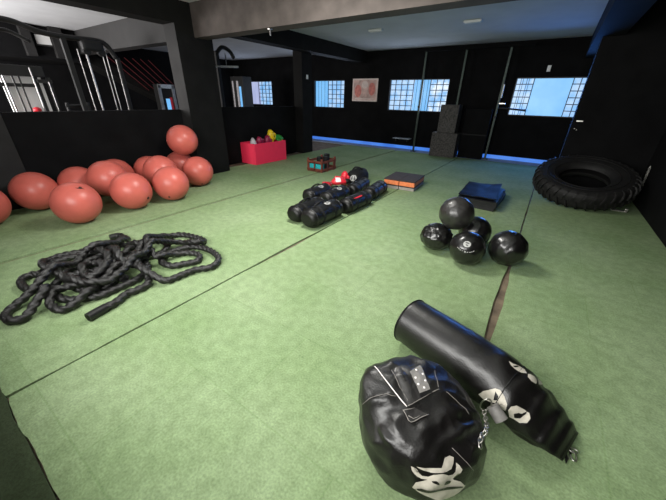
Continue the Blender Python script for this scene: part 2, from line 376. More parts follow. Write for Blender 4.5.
# ------------------------------------------------------------------ battle ropes
def twisted(path, R, pitch=.20, seg=24):
    P = path; n = len(P); up = None; s = 0; rg = []
    for i in range(n):
        t = (P[min(i+1, n-1)]-P[max(i-1, 0)]).normalized()
        if up is None: up = t.orthogonal().normalized()
        up = (up-t*up.dot(t)).normalized(); w = t.cross(up)
        if i: s += (P[i]-P[i-1]).length
        a0 = s/pitch*2*PI
        rg.append([P[i]+(up*math.cos(a)+w*math.sin(a))*R*(.55+.50*abs(math.cos(1.5*(a-a0)))**1.0) for a in [2*PI*j/seg for j in range(seg)]])
    return MB().rings(rg)
placed = []
def drape(P, R, step=.016):
    """lay a rope on the carpet and on whatever rope is already there"""
    S = spline([(x, y, R) for x, y, _ in P], step); n = len(S); z = [R]*n; base = len(placed)
    for i in range(n):
        h = R
        for k, q in enumerate(placed):
            d = math.hypot(S[i].x-q[0], S[i].y-q[1])
            if d < 2*R*.93: h = max(h, q[2]+math.sqrt((2*R*.93)**2-d*d))
        for j in range(0, i-6):
            d = math.hypot(S[i].x-S[j].x, S[i].y-S[j].y)
            if d < 2*R*.93: h = max(h, z[j]+math.sqrt((2*R*.93)**2-d*d))
        z[i] = min(h, .30)
    for _ in range(3):                                  # the rope is stiff: it bridges, it never dips
        for i in range(1, n): z[i] = max(z[i], z[i-1]-step*.55)
        for i in range(n-2, -1, -1): z[i] = max(z[i], z[i+1]-step*.55)
        z = [max(z[i], (z[max(0, i-2)]+z[max(0, i-1)]+z[i]+z[min(n-1, i+1)]+z[min(n-1, i+2)])/5) for i in range(n)]
    for i in range(n): S[i].z = z[i]
    placed.extend([(p.x, p.y, p.z) for p in S[::2]])
    return S
RR = .033
ropeA = [(-2.503, 0.414, 0.030), (-2.525, 0.516, 0.030), (-2.543, 0.630, 0.030), (-2.596, 0.729, 0.030), (-2.583, 0.812, 0.030), (-2.608, 0.909, 0.030), (-2.761, 0.985, 0.030), (-2.929, 0.974, 0.030), (-2.957, 0.862, 0.030), (-2.876, 0.712, 0.030), (-2.803, 0.577, 0.030), (-2.765, 0.451, 0.030), (-2.772, 0.336, 0.030), (-2.918, 0.308, 0.030), (-3.021, 0.382, 0.030), (-3.001, 0.486, 0.030), (-2.931, 0.594, 0.030), (-2.976, 0.719, 0.030), (-3.193, 0.778, 0.030), (-3.276, 0.717, 0.030), (-3.131, 0.626, 0.030), (-2.928, 0.615, 0.030), (-2.959, 0.753, 0.030), (-3.230, 0.871, 0.030), (-3.508, 0.845, 0.030), (-3.547, 0.711, 0.030), (-3.523, 0.558, 0.030), (-3.567, 0.457, 0.030), (-3.761, 0.501, 0.030), (-3.845, 0.620, 0.030), (-3.804, 0.761, 0.030), (-3.718, 0.913, 0.030), (-3.499, 0.961, 0.030), (-3.233, 0.944, 0.030), (-3.020, 0.907, 0.030), (-3.015, 1.006, 0.030), (-3.037, 1.142, 0.030), (-3.239, 1.213, 0.030), (-3.473, 1.188, 0.030), (-3.630, 1.133, 0.030), (-3.690, 1.057, 0.030), (-3.599, 0.943, 0.030)]
ropeB = [(-3.261, 1.256, 0.030), (-3.074, 1.062, 0.030), (-2.805, 0.952, 0.030), (-2.616, 0.984, 0.030), (-2.520, 1.034, 0.030), (-2.506, 1.151, 0.030), (-2.485, 1.303, 0.030), (-2.411, 1.430, 0.030), (-2.494, 1.573, 0.030), (-2.715, 1.635, 0.030), (-2.932, 1.595, 0.030), (-3.009, 1.475, 0.030), (-3.018, 1.321, 0.030), (-2.899, 1.193, 0.030), (-2.743, 1.208, 0.030), (-2.677, 1.307, 0.030), (-2.629, 1.420, 0.030), (-2.737, 1.503, 0.030), (-2.879, 1.453, 0.030), (-2.933, 1.328, 0.030), (-2.931, 1.169, 0.030), (-3.182, 1.226, 0.030), (-3.322, 1.398, 0.030), (-3.406, 1.538, 0.030), (-3.394, 1.656, 0.030), (-3.254, 1.725, 0.030), (-3.031, 1.751, 0.030), (-2.915, 1.671, 0.030), (-2.949, 1.582, 0.030), (-3.141, 1.566, 0.030), (-3.166, 1.450, 0.030), (-3.084, 1.271, 0.030), (-2.938, 1.063, 0.030), (-2.846, 0.900, 0.030), (-2.779, 0.744, 0.030), (-2.789, 0.623, 0.030), (-2.917, 0.530, 0.030), (-3.164, 0.480, 0.030), (-3.395, 0.432, 0.030), (-3.594, 0.370, 0.030), (-3.571, 0.281, 0.030), (-3.387, 0.259, 0.030), (-3.210, 0.315, 0.030), (-3.016, 0.335, 0.030), (-2.939, 0.245, 0.030), (-2.871, 0.147, 0.030), (-2.909, 0.078, 0.030), (-3.020, 0.067, 0.030), (-3.099, 0.128, 0.030), (-3.127, 0.236, 0.030), (-3.180, 0.373, 0.030), (-3.261, 0.510, 0.030), (-3.381, 0.640, 0.030), (-3.469, 0.769, 0.030), (-3.451, 0.886, 0.030), (-3.516, 1.006, 0.030), (-3.630, 1.133, 0.030), (-3.715, 1.234, 0.030), (-3.907, 1.230, 0.030), (-3.937, 1.136, 0.030)]
ropeC = [(-3.589, 0.440, 0.030), (-3.715, 0.535, 0.030), (-3.730, 0.652, 0.030), (-3.678, 0.772, 0.030), (-3.500, 0.850, 0.030), (-3.296, 0.898, 0.030), (-3.041, 0.846, 0.030), (-2.862, 0.722, 0.030), (-2.856, 0.611, 0.030), (-2.964, 0.532, 0.030), (-3.155, 0.506, 0.030), (-3.363, 0.541, 0.030), (-3.440, 0.643, 0.030), (-3.362, 0.748, 0.030), (-3.186, 0.784, 0.030), (-2.991, 0.709, 0.030), (-2.988, 0.629, 0.030), (-3.153, 0.610, 0.030), (-3.321, 0.684, 0.030), (-3.390, 0.827, 0.030), (-3.402, 0.978, 0.030), (-3.334, 1.084, 0.030), (-3.144, 1.115, 0.030), (-2.891, 1.050, 0.030), (-2.767, 0.916, 0.030), (-2.749, 0.805, 0.030), (-2.747, 0.691, 0.030), (-2.745, 0.584, 0.030), (-2.805, 0.506, 0.030), (-2.864, 0.429, 0.030), (-2.974, 0.382, 0.030), (-3.153, 0.393, 0.030), (-3.211, 0.466, 0.030), (-3.176, 0.572, 0.030), (-3.139, 0.684, 0.030), (-3.100, 0.801, 0.030), (-3.174, 0.938, 0.030), (-3.209, 1.067, 0.030), (-3.140, 1.174, 0.030), (-3.084, 1.271, 0.030), (-3.177, 1.410, 0.030), (-3.381, 1.453, 0.030), (-3.463, 1.357, 0.030), (-3.413, 1.202, 0.030), (-3.304, 1.051, 0.030), (-3.189, 0.926, 0.030), (-2.964, 0.813, 0.030), (-2.764, 0.795, 0.030)]
for P, lab, e in ((ropeC, 'black twisted battle rope coiled in the thick middle of the tangled heap', 0), (ropeA, 'black twisted battle rope whose loose end points at the photographer from the tangled heap', 0), (ropeB, 'black twisted battle rope with the long loops reaching out right and left of the heap', -1)):
    S = drape(P, RR)
    t = thing('battle_rope', lab, 'rope', (S[0].x, S[0].y, 0))
    twisted(S, RR).build('rope_strands', 'rope', t, smooth=True)
    k = 9
    for E_ in (S[:k], S[-k:]):
        MB().tube(E_, RR*1.12, 12).build('end_sleeve', 'rope_end', t, smooth=True, angle=50)

# ------------------------------------------------------------------ wall balls
def wall_ball(c, r, lab, worn, squash=(1, 1, 1), tilt=(.4, 0, .6), logo=None, wr=.004, az=0):
    t = thing('medicine_ball', lab, 'ball', (c[0], c[1], c[2]-r*squash[2]), 'black medicine balls in a heap')
    q = Matrix.Rotation(tilt[2], 3, 'Z') @ Matrix.Rotation(tilt[0], 3, 'X')
    m = MB(); m.sph((0, 0, 0), r, seg=64); sd = random.random()*50
    for v in m.bm.verts:
        d = v.co.normalized(); a = math.atan2(d.y, d.x)
        seam = abs(((a/(2*PI)*6) % 1)-.5)*2                       # six leather gores
        g = 1-.02*max(0, (seam-.9)/.1)*(1-abs(d.z)**4)
        f = noise.noise(d*3+Vector((sd, 0, 0)))*.5+noise.noise(Vector((d.x*6, d.y*6, d.z*2))+Vector((sd, 0, 0)))*.5
        v.co = d*r*(g+wr/r*f*2)
        v.co = q @ v.co; v.co = Vector((v.co.x*squash[0], v.co.y*squash[1], v.co.z*squash[2]))+Vector(c)
        v.co.z = max(v.co.z, .003)
    s = m.build('leather_cover', 'leather_worn' if worn else 'leather_ball', t, smooth=True)
    b = bvh_of(s)
    for sg in (1, -1):                                             # the round end caps of the gores
        p = Vector(c)+q @ Vector((0, 0, sg*r)); 
        ax = (p-Vector(c)).normalized(); e1 = ax.orthogonal().normalized(); e2 = ax.cross(e1)
        if p.z > .05 and squash[2] == 1: patch(b, [p+(e1*math.cos(u)+e2*math.sin(u))*r*.26 for u in [2*PI*k/18 for k in range(18)]], 'end_cap', 'leather_worn' if worn else 'leather_ball', t, .003, 2)
    if logo:
        d = Vector(logo).normalized(); up = Vector((0, 0, 1)); e1 = up.cross(d).normalized(); e2 = d.cross(e1); p = Vector(c)+d*r
        def ring(rx, ry, ox=0, oy=0, k=16): return [p+e1*(ox+rx*math.cos(2*PI*j/k))+e2*(oy+ry*math.sin(2*PI*j/k)) for j in range(k)]
        bd = patch(b, ring(.036, .032), 'round_badge', 'grey_ink', t, .004, 3)
        patch(b, ring(.020, .006, 0, .012), 'badge_mark', 'leather', bd, .006, 2); patch(b, ring(.013, .007, 0, -.010), 'badge_mark', 'leather', bd, .006, 2)
        for k in range(9):                                         # a curved line of worn lettering below the badge
            a = -1.1+.275*k; ox = .085*math.sin(a)*1.1; oy = -.03-.055*math.cos(a)
            patch(b, [p+e1*(ox+dx)+e2*(oy+dy) for dx, dy in ((-.008, -.006), (.007, -.006), (.004, .001), (.008, .006), (-.007, .006), (-.003, 0))], 'worn_print', 'grey_ink', t, .004, 1)
    return t
wall_ball((-.392, 3.10, .178), .178, 'black medicine ball with a round grey badge on its front, front of the heap', 0, logo=(.05, -.75, .55), tilt=(1.1, 0, 1.2))
wall_ball((-.040, 3.345, .185), .185, 'black medicine ball at the right of the heap, shiny crumpled front', 0, tilt=(.5, 0, 2.2), wr=.006)
wall_ball((-.762, 3.262, .152), .178, 'black medicine ball slumped and wrinkled, at the left of the heap', 0, squash=(1.0, 1.0, .86), tilt=(.7, 0, .3), wr=.008)
wall_ball((-.42, 3.62, .178), .178, 'black medicine ball at the back of the heap, mostly hidden between the others', 0, tilt=(.2, 0, .7))
wall_ball((-.610, 3.318, .452), .182, 'greyish worn medicine ball resting on top of the heap', 1, tilt=(.75, 0, -.35), wr=.003)

# ------------------------------------------------------------------ long heavy bag
A, B2 = Vector((-.465, 1.675, 0)), Vector((.412, 1.386, 0)); ax = (B2-A).normalized(); side = Vector((ax.y, -ax.x, 0))    # side: towards the photographer
def bag_sec(s):
    K = [(0, .162, .162), (.40, .165, .165), (.60, .160, .168), (.73, .142, .172), (.83, .112, .168), (.92, .072, .155), (.98, .045, .135), (1.03, .022, .105)]
    for (a, h0, w0), (b, h1, w1) in zip(K, K[1:]):
        if s <= b:
            t = max(0, (s-a)/(b-a)); t = t*t*(3-2*t); return h0+(h1-h0)*t, w0+(w1-w0)*t
    return K[-1][1:]
def bag_pt(s, phi, k=1.):
    h, w = bag_sec(s); wr = max(0, s-.36)*.045
    n = noise.noise((s*9, phi*1.3, 2))*.7+noise.noise((s*16+phi*2, phi*3.1, 7))*.5
    rr = k*(1+wr*n/.16+.004*noise.noise((s*30, phi*2, 4)))
    c = A+ax*s+Vector((.0, .24, 0))*max(0, s-.70)**1.3
    z = h+h*math.cos(phi)*rr
    return c+side*(w*math.sin(phi)*rr)+Vector((0, 0, max(.002, z+.002)))
t = thing('punching_bag', 'long black cylindrical punching bag lying on the carpet, cream face print near its pinched end', 'punching bag', (A.x, A.y, 0))
m = MB(); seg = 56; rg = []
for s, k in ((.004, .02), (.002, .5), (0, .82), (.003, .93), (.012, .985)): rg.append([bag_pt(s, 2*PI*j/seg, k) for j in range(seg)])
for i in range(1, 96): rg.append([bag_pt(.012+(1.03-.012)*i/95, 2*PI*j/seg) for j in range(seg)])
rg.append([bag_pt(1.00, 2*PI*j/seg, .5) for j in range(seg)])
m.rings(rg); body = m.build('leather_shell', 'leather', t, smooth=True); bb = bvh_of(body)
# the round end has a piped seam; a lengthwise seam and one across where the filling ends
MB().tube([bag_pt(.012, 2*PI*j/48, 1.004) for j in range(48)], .004, 8, closed=True).build('end_piping', 'leather_matt', t, smooth=True)
MB().tube([bag_pt(.70, 2*PI*j/60, 1.004) for j in range(60)], .003, 6, closed=True).build('hem_seam', 'leather_matt', t, smooth=True)
def bag_patch(pts, m_='white_ink', nm='face_print', off=.003): return patch(bb, pts, nm, m_, t, off, 6)
bag_patch([(0.066, 1.326, 0.162), (0.081, 1.326, 0.199), (0.126, 1.336, 0.241), (0.148, 1.335, 0.246), (0.171, 1.320, 0.233), (0.191, 1.297, 0.213), (0.194, 1.282, 0.184), (0.174, 1.285, 0.182), (0.151, 1.296, 0.194), (0.126, 1.305, 0.170), (0.093, 1.314, 0.157)])
bag_patch([(0.202, 1.286, 0.192), (0.208, 1.298, 0.211), (0.230, 1.315, 0.216), (0.264, 1.329, 0.199), (0.291, 1.330, 0.190), (0.299, 1.311, 0.177), (0.291, 1.293, 0.162), (0.264, 1.282, 0.152), (0.236, 1.283, 0.157), (0.216, 1.280, 0.161)])
bag_patch([(0.149, 1.487, 0.315), (0.167, 1.490, 0.307), (0.198, 1.510, 0.292), (0.232, 1.523, 0.273), (0.244, 1.495, 0.277), (0.219, 1.481, 0.279), (0.182, 1.470, 0.295), (0.162, 1.474, 0.305)])
bag_patch([(0.249, 1.494, 0.277), (0.281, 1.518, 0.258), (0.295, 1.510, 0.248), (0.292, 1.477, 0.251), (0.267, 1.462, 0.269), (0.249, 1.471, 0.278)])
bag_patch([(0.303, 1.550, 0.227), (0.328, 1.589, 0.184), (0.343, 1.595, 0.165), (0.321, 1.521, 0.219), (0.305, 1.492, 0.242)])
bag_patch([(0.130, 1.327, 0.232), (0.149, 1.315, 0.221), (0.148, 1.303, 0.202), (0.135, 1.305, 0.193)], 'leather', 'print_gap', .0055)
bag_patch([(0.227, 1.289, 0.184), (0.245, 1.302, 0.190), (0.259, 1.308, 0.186), (0.279, 1.334, 0.194), (0.276, 1.318, 0.185), (0.258, 1.293, 0.169), (0.235, 1.285, 0.166)], 'leather', 'print_gap', .0055)
bag_patch([(0.170, 1.476, 0.302), (0.190, 1.500, 0.296), (0.201, 1.505, 0.290), (0.183, 1.478, 0.296)], 'leather', 'print_gap', .0055)
# webbing loops and clips at the pinched end
end = A+ax*1.02+Vector((-.02, -.02, .02))
for k, o in enumerate((.02, .075)):
    p = end+side*(-o)
    MB().poly_prism([p+side*.014, p-side*.014, p-side*.012+ax*.02+side*.03+Vector((0, 0, -.012)), p+side*.012+ax*.02+side*.03+Vector((0, 0, -.012))], (0, 0, .005)).build('webbing_loop', 'canvas', t)
    q = Vector(((0.484, 1.361, 0.010), (0.525, 1.373, 0.010))[k]); u = Vector((math.cos(-.5-.9*k), math.sin(-.5-.9*k), 0))
    v = Vector((-u.y, u.x, 0))
    MB().tube([Vector((q.x, q.y, .006+.006*k))+u*(.028*math.cos(a))+v*.013*math.sin(a) for a in [2*PI*j/20 for j in range(20)]], .0035, 8, closed=True).build('snap_hook', 'steel', t, smooth=True)
    MB().tube([Vector((q.x, q.y, .012+.006*k))-u*.02+v*(.02*math.cos(a))+Vector((0, 0, .006))-u*.012*math.sin(a) for a in [2*PI*j/20 for j in range(20)]], .003, 8, closed=True).build('snap_hook', 'steel', t, smooth=True)

# ------------------------------------------------------------------ slumped round bag
BC = Vector((-.135, .955, 0))
RIDGES = [[Vector(p) for p in r] for r in ([(-0.240, 0.739, 0.341), (-0.159, 0.706, 0.347), (-0.087, 0.712, 0.335), (-0.023, 0.740, 0.310)], [(-0.186, 0.724, 0.360), (-0.116, 0.734, 0.365), (-0.055, 0.749, 0.346)], [(0.092, 1.088, 0.279), (0.014, 1.004, 0.362), (-0.053, 0.917, 0.395), (-0.104, 0.846, 0.388)], [(0.098, 1.079, 0.267), (0.046, 0.947, 0.347), (-0.008, 0.850, 0.347), (-0.037, 0.764, 0.349)], [(0.080, 1.084, 0.295), (0.010, 1.053, 0.362), (-0.060, 1.028, 0.402)], [(-0.316, 0.800, 0.366), (-0.259, 0.833, 0.401), (-0.190, 0.861, 0.406)], [(-0.273, 0.989, 0.420), (-0.210, 0.930, 0.419), (-0.168, 0.893, 0.413)])]
def ridge(q):
    h = 0
    for r in RIDGES:
        best = 9; tt = 0
        for k in range(len(r)-1):
            a, b = r[k], r[k+1]; ab = b-a; u = max(0, min(1, (q-a).dot(ab)/ab.length_squared)); d = (q-a-ab*u).length
            if d < best: best = d; tt = (k+u)/(len(r)-1)
        w = (.015+.012*tt)*(1.0); x = best/w
        if x < 4: h += (1-x*x)*math.exp(-x*x*.7)*(.35+.65*math.sin(PI*min(1, .15+tt*.85)))
    return h
UL = Vector((-.97, .19, 0)).normalized()          # the high shoulder of the slumped bag
G = Vector((.125, 1.10, .15))                      # where the mouth of the bag is gathered
SH = Vector((-0.380, 0.924, 0.409))
def rb_pt(th, ph):
    e = lambda v, k: math.copysign(abs(v)**k, v)
    c, s = math.cos(ph-.9), math.sin(ph-.9)
    rr = e(math.sin(th), .62)
    R0 = .266
    x, y = R0*rr*e(c, .84), R0*rr*e(s, .84)
    cz = math.cos(th); up = max(0, cz)
    p = Vector((x*math.cos(.9)-y*math.sin(.9), x*math.sin(.9)+y*math.cos(.9), 0))
    if cz < -.2: p *= 1-.20*((-cz-.2)/.8)
    z = .19+(.205 if cz > 0 else .19)*e(cz, .80)
    sl = p.dot(UL)/R0
    z *= 1+.16*sl*min(1, z/.25)
    q = BC+p+Vector((0, 0, z))
    d = q-G; dist = d.length
    az = math.atan2(d.y, d.x); el = d.z
    w = math.exp(-(dist/.17)**2)
    folds = math.sin(az*7+el*22+noise.noise(q*5)*2.5)*w*.016*min(1, dist/.06)
    n1 = noise.noise(q*6+Vector((3, 1, 0)))
    n2 = 1-2*abs(noise.noise(Vector((q.x*7+q.y*3, q.y*9-q.x*5, q.z*8+2))))
    n3 = 1-2*abs(noise.noise(Vector((q.x*16-q.y*6, q.y*13+q.x*6, q.z*14))))
    k = .25+.75*min(1, max(0, (z-.08)/.2))
    nrm = (p.normalized()*rr+Vector((0, 0, e(cz, .8)))).normalized()
    q = q+nrm*((.016*n1+.012*n2+.005*n3)*k+folds*.8+.010*ridge(q))
    q += Vector((-.030, .012, .012))*math.exp(-((q-SH).length/.11)**2)
    q += (G-q)*.28*math.exp(-(dist/.09)**2)
    q.z = max(.003, q.z)
    return q
t = thing('teardrop_bag', 'slumped black leather teardrop punching bag with cream gorilla face print, nearest the photographer', 'punching bag', BC)
m = MB(); seg = 150; rg = []
for i in range(1, 110):
    th = .03+(PI-.03)*i/110
    rg.append([rb_pt(th, 2*PI*j/seg) for j in range(seg)])
m.rings(rg); rb = m.build('leather_shell', 'leather', t, smooth=True); rbv = bvh_of(rb)
def rbp(pts, nm, m_, off=.0035, par=None): return patch(rbv, pts, nm, m_, par or t, off, 6)
def stitch(pts, nm='stitching', m_='thread', r=.0022, off=.003):
    P = [on_surface(rbv, p, off)[0] for p in spline(pts, .012)]
    return MB().tube(P, r, 6).build(nm, m_, t, smooth=True)
# printed gorilla face
rbp([(-0.075, 0.708, 0.316), (-0.046, 0.725, 0.313), (0.007, 0.759, 0.312), (0.007, 0.775, 0.319), (0.006, 0.793, 0.327), (0.018, 0.813, 0.323), (0.034, 0.822, 0.316), (0.038, 0.807, 0.306), (0.037, 0.788, 0.295), (0.027, 0.771, 0.296), (0.007, 0.749, 0.301), (-0.020, 0.732, 0.297), (-0.043, 0.721, 0.302), (-0.062, 0.712, 0.310)], 'brow_print', 'white_ink')
muzzle = rbp([(-0.090, 0.697, 0.316), (-0.082, 0.700, 0.314), (-0.070, 0.705, 0.307), (-0.059, 0.705, 0.294), (-0.046, 0.707, 0.285), (-0.026, 0.719, 0.283), (-0.011, 0.733, 0.292), (0.016, 0.752, 0.296), (0.034, 0.769, 0.281), (0.048, 0.785, 0.276), (0.053, 0.796, 0.284), (0.050, 0.808, 0.295), (0.045, 0.816, 0.304), (0.059, 0.819, 0.296), (0.074, 0.819, 0.282), (0.071, 0.810, 0.271), (0.060, 0.794, 0.264), (0.052, 0.783, 0.256), (0.057, 0.786, 0.248), (0.080, 0.802, 0.237), (0.102, 0.818, 0.205), (0.093, 0.811, 0.166), (0.074, 0.797, 0.125), (0.044, 0.758, 0.133), (0.019, 0.731, 0.152), (-0.018, 0.707, 0.182), (-0.047, 0.693, 0.203), (-0.067, 0.687, 0.217), (-0.059, 0.689, 0.259), (-0.039, 0.702, 0.267), (-0.025, 0.713, 0.274), (-0.045, 0.703, 0.274), (-0.061, 0.696, 0.281), (-0.076, 0.692, 0.295), (-0.085, 0.694, 0.304)], 'muzzle_print', 'white_ink')
rbp([(-0.051, 0.691, 0.225), (-0.036, 0.694, 0.238), (0.034, 0.754, 0.216), (0.091, 0.807, 0.211), (0.093, 0.809, 0.202), (0.063, 0.782, 0.201), (0.019, 0.736, 0.214), (-0.030, 0.698, 0.219), (-0.047, 0.693, 0.214)], 'mouth_line', 'leather', .006, muzzle)
for q in ([(-0.012, 0.719, 0.272), (0.002, 0.728, 0.274), (0.012, 0.731, 0.268), (0.015, 0.732, 0.258), (0.003, 0.723, 0.264), (-0.007, 0.719, 0.267)], [(0.028, 0.749, 0.245), (0.030, 0.754, 0.262), (0.041, 0.770, 0.256), (0.047, 0.776, 0.248), (0.046, 0.772, 0.239), (0.036, 0.760, 0.239)]): rbp(q, 'nostril_mark', 'leather', .006, muzzle)
# straps, rivet plate and stitched seams over the top
rbp([(-0.312, 0.977, 0.417), (-0.262, 1.064, 0.403), (-0.124, 0.975, 0.410), (-0.148, 0.913, 0.410), (-0.179, 0.856, 0.407), (-0.252, 0.922, 0.419)], 'strap', 'leather_worn', .004)
plate = rbp([(-0.234, 1.005, 0.428), (-0.209, 1.080, 0.412), (-0.129, 0.982, 0.411), (-0.160, 0.933, 0.414)], 'rivet_plate', 'tape', .008)
rbp([(-0.159, 0.932, 0.414), (-0.129, 0.980, 0.411), (-0.116, 0.974, 0.409), (-0.148, 0.921, 0.410)], 'strap_loop', 'leather_matt', .009)
for q in [(-0.213, 1.032, 0.424), (-0.183, 1.034, 0.418), (-0.202, 0.995, 0.421), (-0.161, 1.009, 0.414), (-0.179, 0.969, 0.421), (-0.153, 0.971, 0.415)]:
    c_, n_ = on_surface(rbv, q, .008); MB().cyl(c_, c_+n_*.004, .0055, .0035, 10).build('rivet', 'white_leather', plate, smooth=True, angle=40)
rbp([(-0.187, 0.831, 0.399), (-0.155, 0.867, 0.405), (-0.096, 0.879, 0.390), (-0.144, 0.807, 0.386), (-0.167, 0.817, 0.392)], 'buckle_tab', 'leather_worn', .005)
stitch([(-0.387, 0.956, 0.406), (-0.319, 0.913, 0.417), (-0.234, 0.872, 0.413), (-0.181, 0.851, 0.406)], r=.0024, m_='white_leather')
stitch([(-0.311, 0.975, 0.417), (-0.252, 0.922, 0.419), (-0.187, 0.875, 0.411)], r=.0013)
stitch([(-0.179, 0.856, 0.407), (-0.148, 0.913, 0.410), (-0.117, 0.977, 0.410), (-0.096, 1.011, 0.409)], r=.002)
stitch([(-0.147, 1.116, 0.393), (-0.123, 1.063, 0.406), (-0.102, 1.020, 0.408)], r=.0012)
stitch([(-0.187, 0.831, 0.399), (-0.167, 0.817, 0.392), (-0.145, 0.808, 0.386), (-0.122, 0.841, 0.388), (-0.097, 0.877, 0.390)], off=.008, r=.0018); stitch([(-0.185, 0.830, 0.400), (-0.169, 0.849, 0.404), (-0.154, 0.866, 0.404)], off=.008, r=.0014); stitch([(-0.164, 0.824, 0.394), (-0.144, 0.826, 0.389), (-0.125, 0.852, 0.391)], off=.008, r=.0014)
stitch([(-0.360, 0.805, 0.329), (-0.336, 0.815, 0.370), (-0.306, 0.828, 0.394), (-0.235, 0.868, 0.411)], r=.0010)
stitch([(-0.067, 1.020, 0.404), (-0.011, 1.023, 0.379), (0.039, 1.020, 0.344)], r=.0012); stitch([(0.020, 0.844, 0.331), (0.071, 0.845, 0.301), (0.112, 0.857, 0.258)], r=.0012)
# grey taped strap end and the chain hanging from it
tp, tn = on_surface(rbv, (0.077, 1.084, 0.299), .0)
tp = Vector((0.156, 1.211, 0.220))
dv = (Vector((0.174, 1.215, 0.200))-Vector((0.127, 1.239, 0.230))).normalized()
MB().cyl(tp-dv*.034, tp+dv*.034, .030, .032, 20).build('taped_strap_end', 'tape', t, smooth=True, angle=40)
MB().tube([tp-dv*.03+Vector((-.03, -.01, 0))+Vector((.022*math.sin(a), .012*math.sin(a), .042*math.cos(a))) for a in [2*PI*j/24 for j in range(24)]], .0035, 8, closed=True).build('ring', 'steel', t, smooth=True)
ch = spline([tp-dv*.03+Vector((-.03, -.01, -.04))]+[on_surface(rbv, p_, .018)[0] for p_ in ((0.110, 1.086, 0.246), (0.107, 1.025, 0.288), (0.104, 0.996, 0.289), (0.101, 0.963, 0.296), (0.102, 0.931, 0.302))], .004)
L_ = 0; k = 0; acc = 0
for i in range(1, len(ch)):
    acc += (ch[i]-ch[i-1]).length
    if acc >= .024:
        acc = 0; k += 1
        d = (ch[i]-ch[i-1]).normalized(); e1 = d.orthogonal().normalized()
        e2 = d.cross(e1); e = (e1 if k % 2 else e2)
        c_ = Vector((ch[i].x, ch[i].y, max(ch[i].z, .013)))
        MB().tube([c_+d*.018*math.cos(a)+e*.0105*math.sin(a) for a in [2*PI*j/16 for j in range(16)]], .0032, 6, closed=True).build('chain_link', 'steel', t, smooth=True)

# ------------------------------------------------------------------ tractor tyre lying flat
TC, TR, TH = Vector((.69, 6.75, 0)), .73, .40
n_before = set(bpy.data.objects)
t = thing('tractor_tyre', 'huge black tractor tyre tipped back against the black pier on the right', 'tyre', TC)
pr_ = [(.36, .10), (.40, .045), (.50, .012), (.60, .004), (.665, .02), (.70, .06), (.71, .13), (.71, .27), (.70, .34), (.665, .385), (.60, .398), (.50, .385), (.42, .35), (.37, .30), (.355, .255), (.385, .25), (.43, .28), (.52, .31), (.60, .31), (.64, .26), (.64, .14), (.60, .085), (.52, .085), (.43, .12), (.385, .15), (.355, .145)]
MB().lathe(pr_, TC, 72, closed=True).build('carcass', 'rubber', t, smooth=True, angle=60)
for z, r0 in ((.39, .655), (.402, .56), (.375, .455)):
    MB().tube([TC+Vector((r0*math.cos(a), r0*math.sin(a), z)) for a in [2*PI*j/72 for j in range(72)]], .007, 6, closed=True).build('sidewall_rib', 'rubber', t, smooth=True)
m = MB(); n = 34
for k in range(n):
    for sg in (0, 1):
        a0 = 2*PI*(k+.5*sg)/n
        pts = []
        for f, (zz, rr) in ((0, (.20, .705)), (.35, (.20+(.10 if sg else -.10), .708)), (.75, (.20+(.17 if sg else -.17), .672)), (1, (.20+(.193 if sg else -.193), .615))):
            pts.append((a0+f*.085, zz, rr+.012))
        rgs = []
        for a, zz, rr in pts:
            o = .024; wd = .034
            nrm = Vector((0, 0, 0))
            def P_(aa, rad, z_): return TC+Vector((rad*math.cos(aa), rad*math.sin(aa), max(.003, z_)))
            up_ = (.012 if abs(zz-.2) > .16 else 0)*(1 if zz > .2 else -1)
            rgs.append([P_(a-wd/2/rr, rr-.03, zz-(.02 if abs(zz-.2) > .16 and zz > .2 else 0)), P_(a+wd/2/rr, rr-.03, zz-(.02 if abs(zz-.2) > .16 and zz > .2 else 0)), P_(a+wd/2.6/rr, rr+o*.7, zz+up_), P_(a-wd/2.6/rr, rr+o*.7, zz+up_)])
        m.rings(rgs)
m.build('tread_lugs', 'rubber', t)
TILT = Matrix.Translation(TC+Vector((0, -.72, 0))) @ Matrix.Rotation(R_(18), 4, 'X') @ Matrix.Diagonal((1, 1, .76, 1)) @ Matrix.Translation(-TC-Vector((0, -.72, 0)))
for o in list(bpy.data.objects):
    if o not in n_before and o.type == 'MESH': o.data.transform(TILT)

# ------------------------------------------------------------------ foam boards, rubber tiles
def board(x0, y0, z0, sx, sy, foam, hf, lab, rot=.08):
    t = thing('foam_step_board', lab, 'foam board', (x0, y0, z0), 'foam boards in two short stacks', rotz=0)
    Rm = Matrix.Rotation(rot, 3, 'Z')
    def bx(m, a, b, c, d, e, f, bev): m.box(Vector((x0, y0, 0))+Rm @ Vector(((a+b)/2, (c+d)/2, (e+f)/2)), (b-a, d-c, f-e), (0, 0, rot), bev); return m
    bx(MB(), 0, sx, 0, sy, z0, z0+hf, .008).build('foam_core', foam, t)
    bx(MB(), -.004, sx+.004, -.004, sy+.004, z0+hf, z0+hf+.022, .005).build('rubber_top', 'foam_dark', t)
for k, (xo, yo) in enumerate(((-2.435, 5.36), (-2.130, 5.385))):
    n = ('left', 'right')[k]
    board(xo, yo, .0, .295, .70, 'foam_grey', .058, 'pale grey foam board with dark top at the bottom of the %s stack' % n)
    board(xo+.003, yo-.012, .081, .295, .70, 'foam_orange', .083, 'orange foam board with dark top, upper board of the %s stack' % n)
LB = ('lowest dull black rubber tile in the stack behind the medicine balls', 'second dull black rubber tile up from the carpet, behind the medicine balls', 'third dull black rubber tile up, under the loose glossy sheets')
for k in range(3):
    x, y = (-.635+.01*(k % 2), 5.58-.012*k)
    o = MB().box((x, y, .027+.0545*k), (.50, .92, .052), (0, 0, -.05+.02*k), .006).build('rubber_tile', 'tile_rubber')
    tag(o, LB[k], 'rubber tile', 'black rubber tiles in a stack')
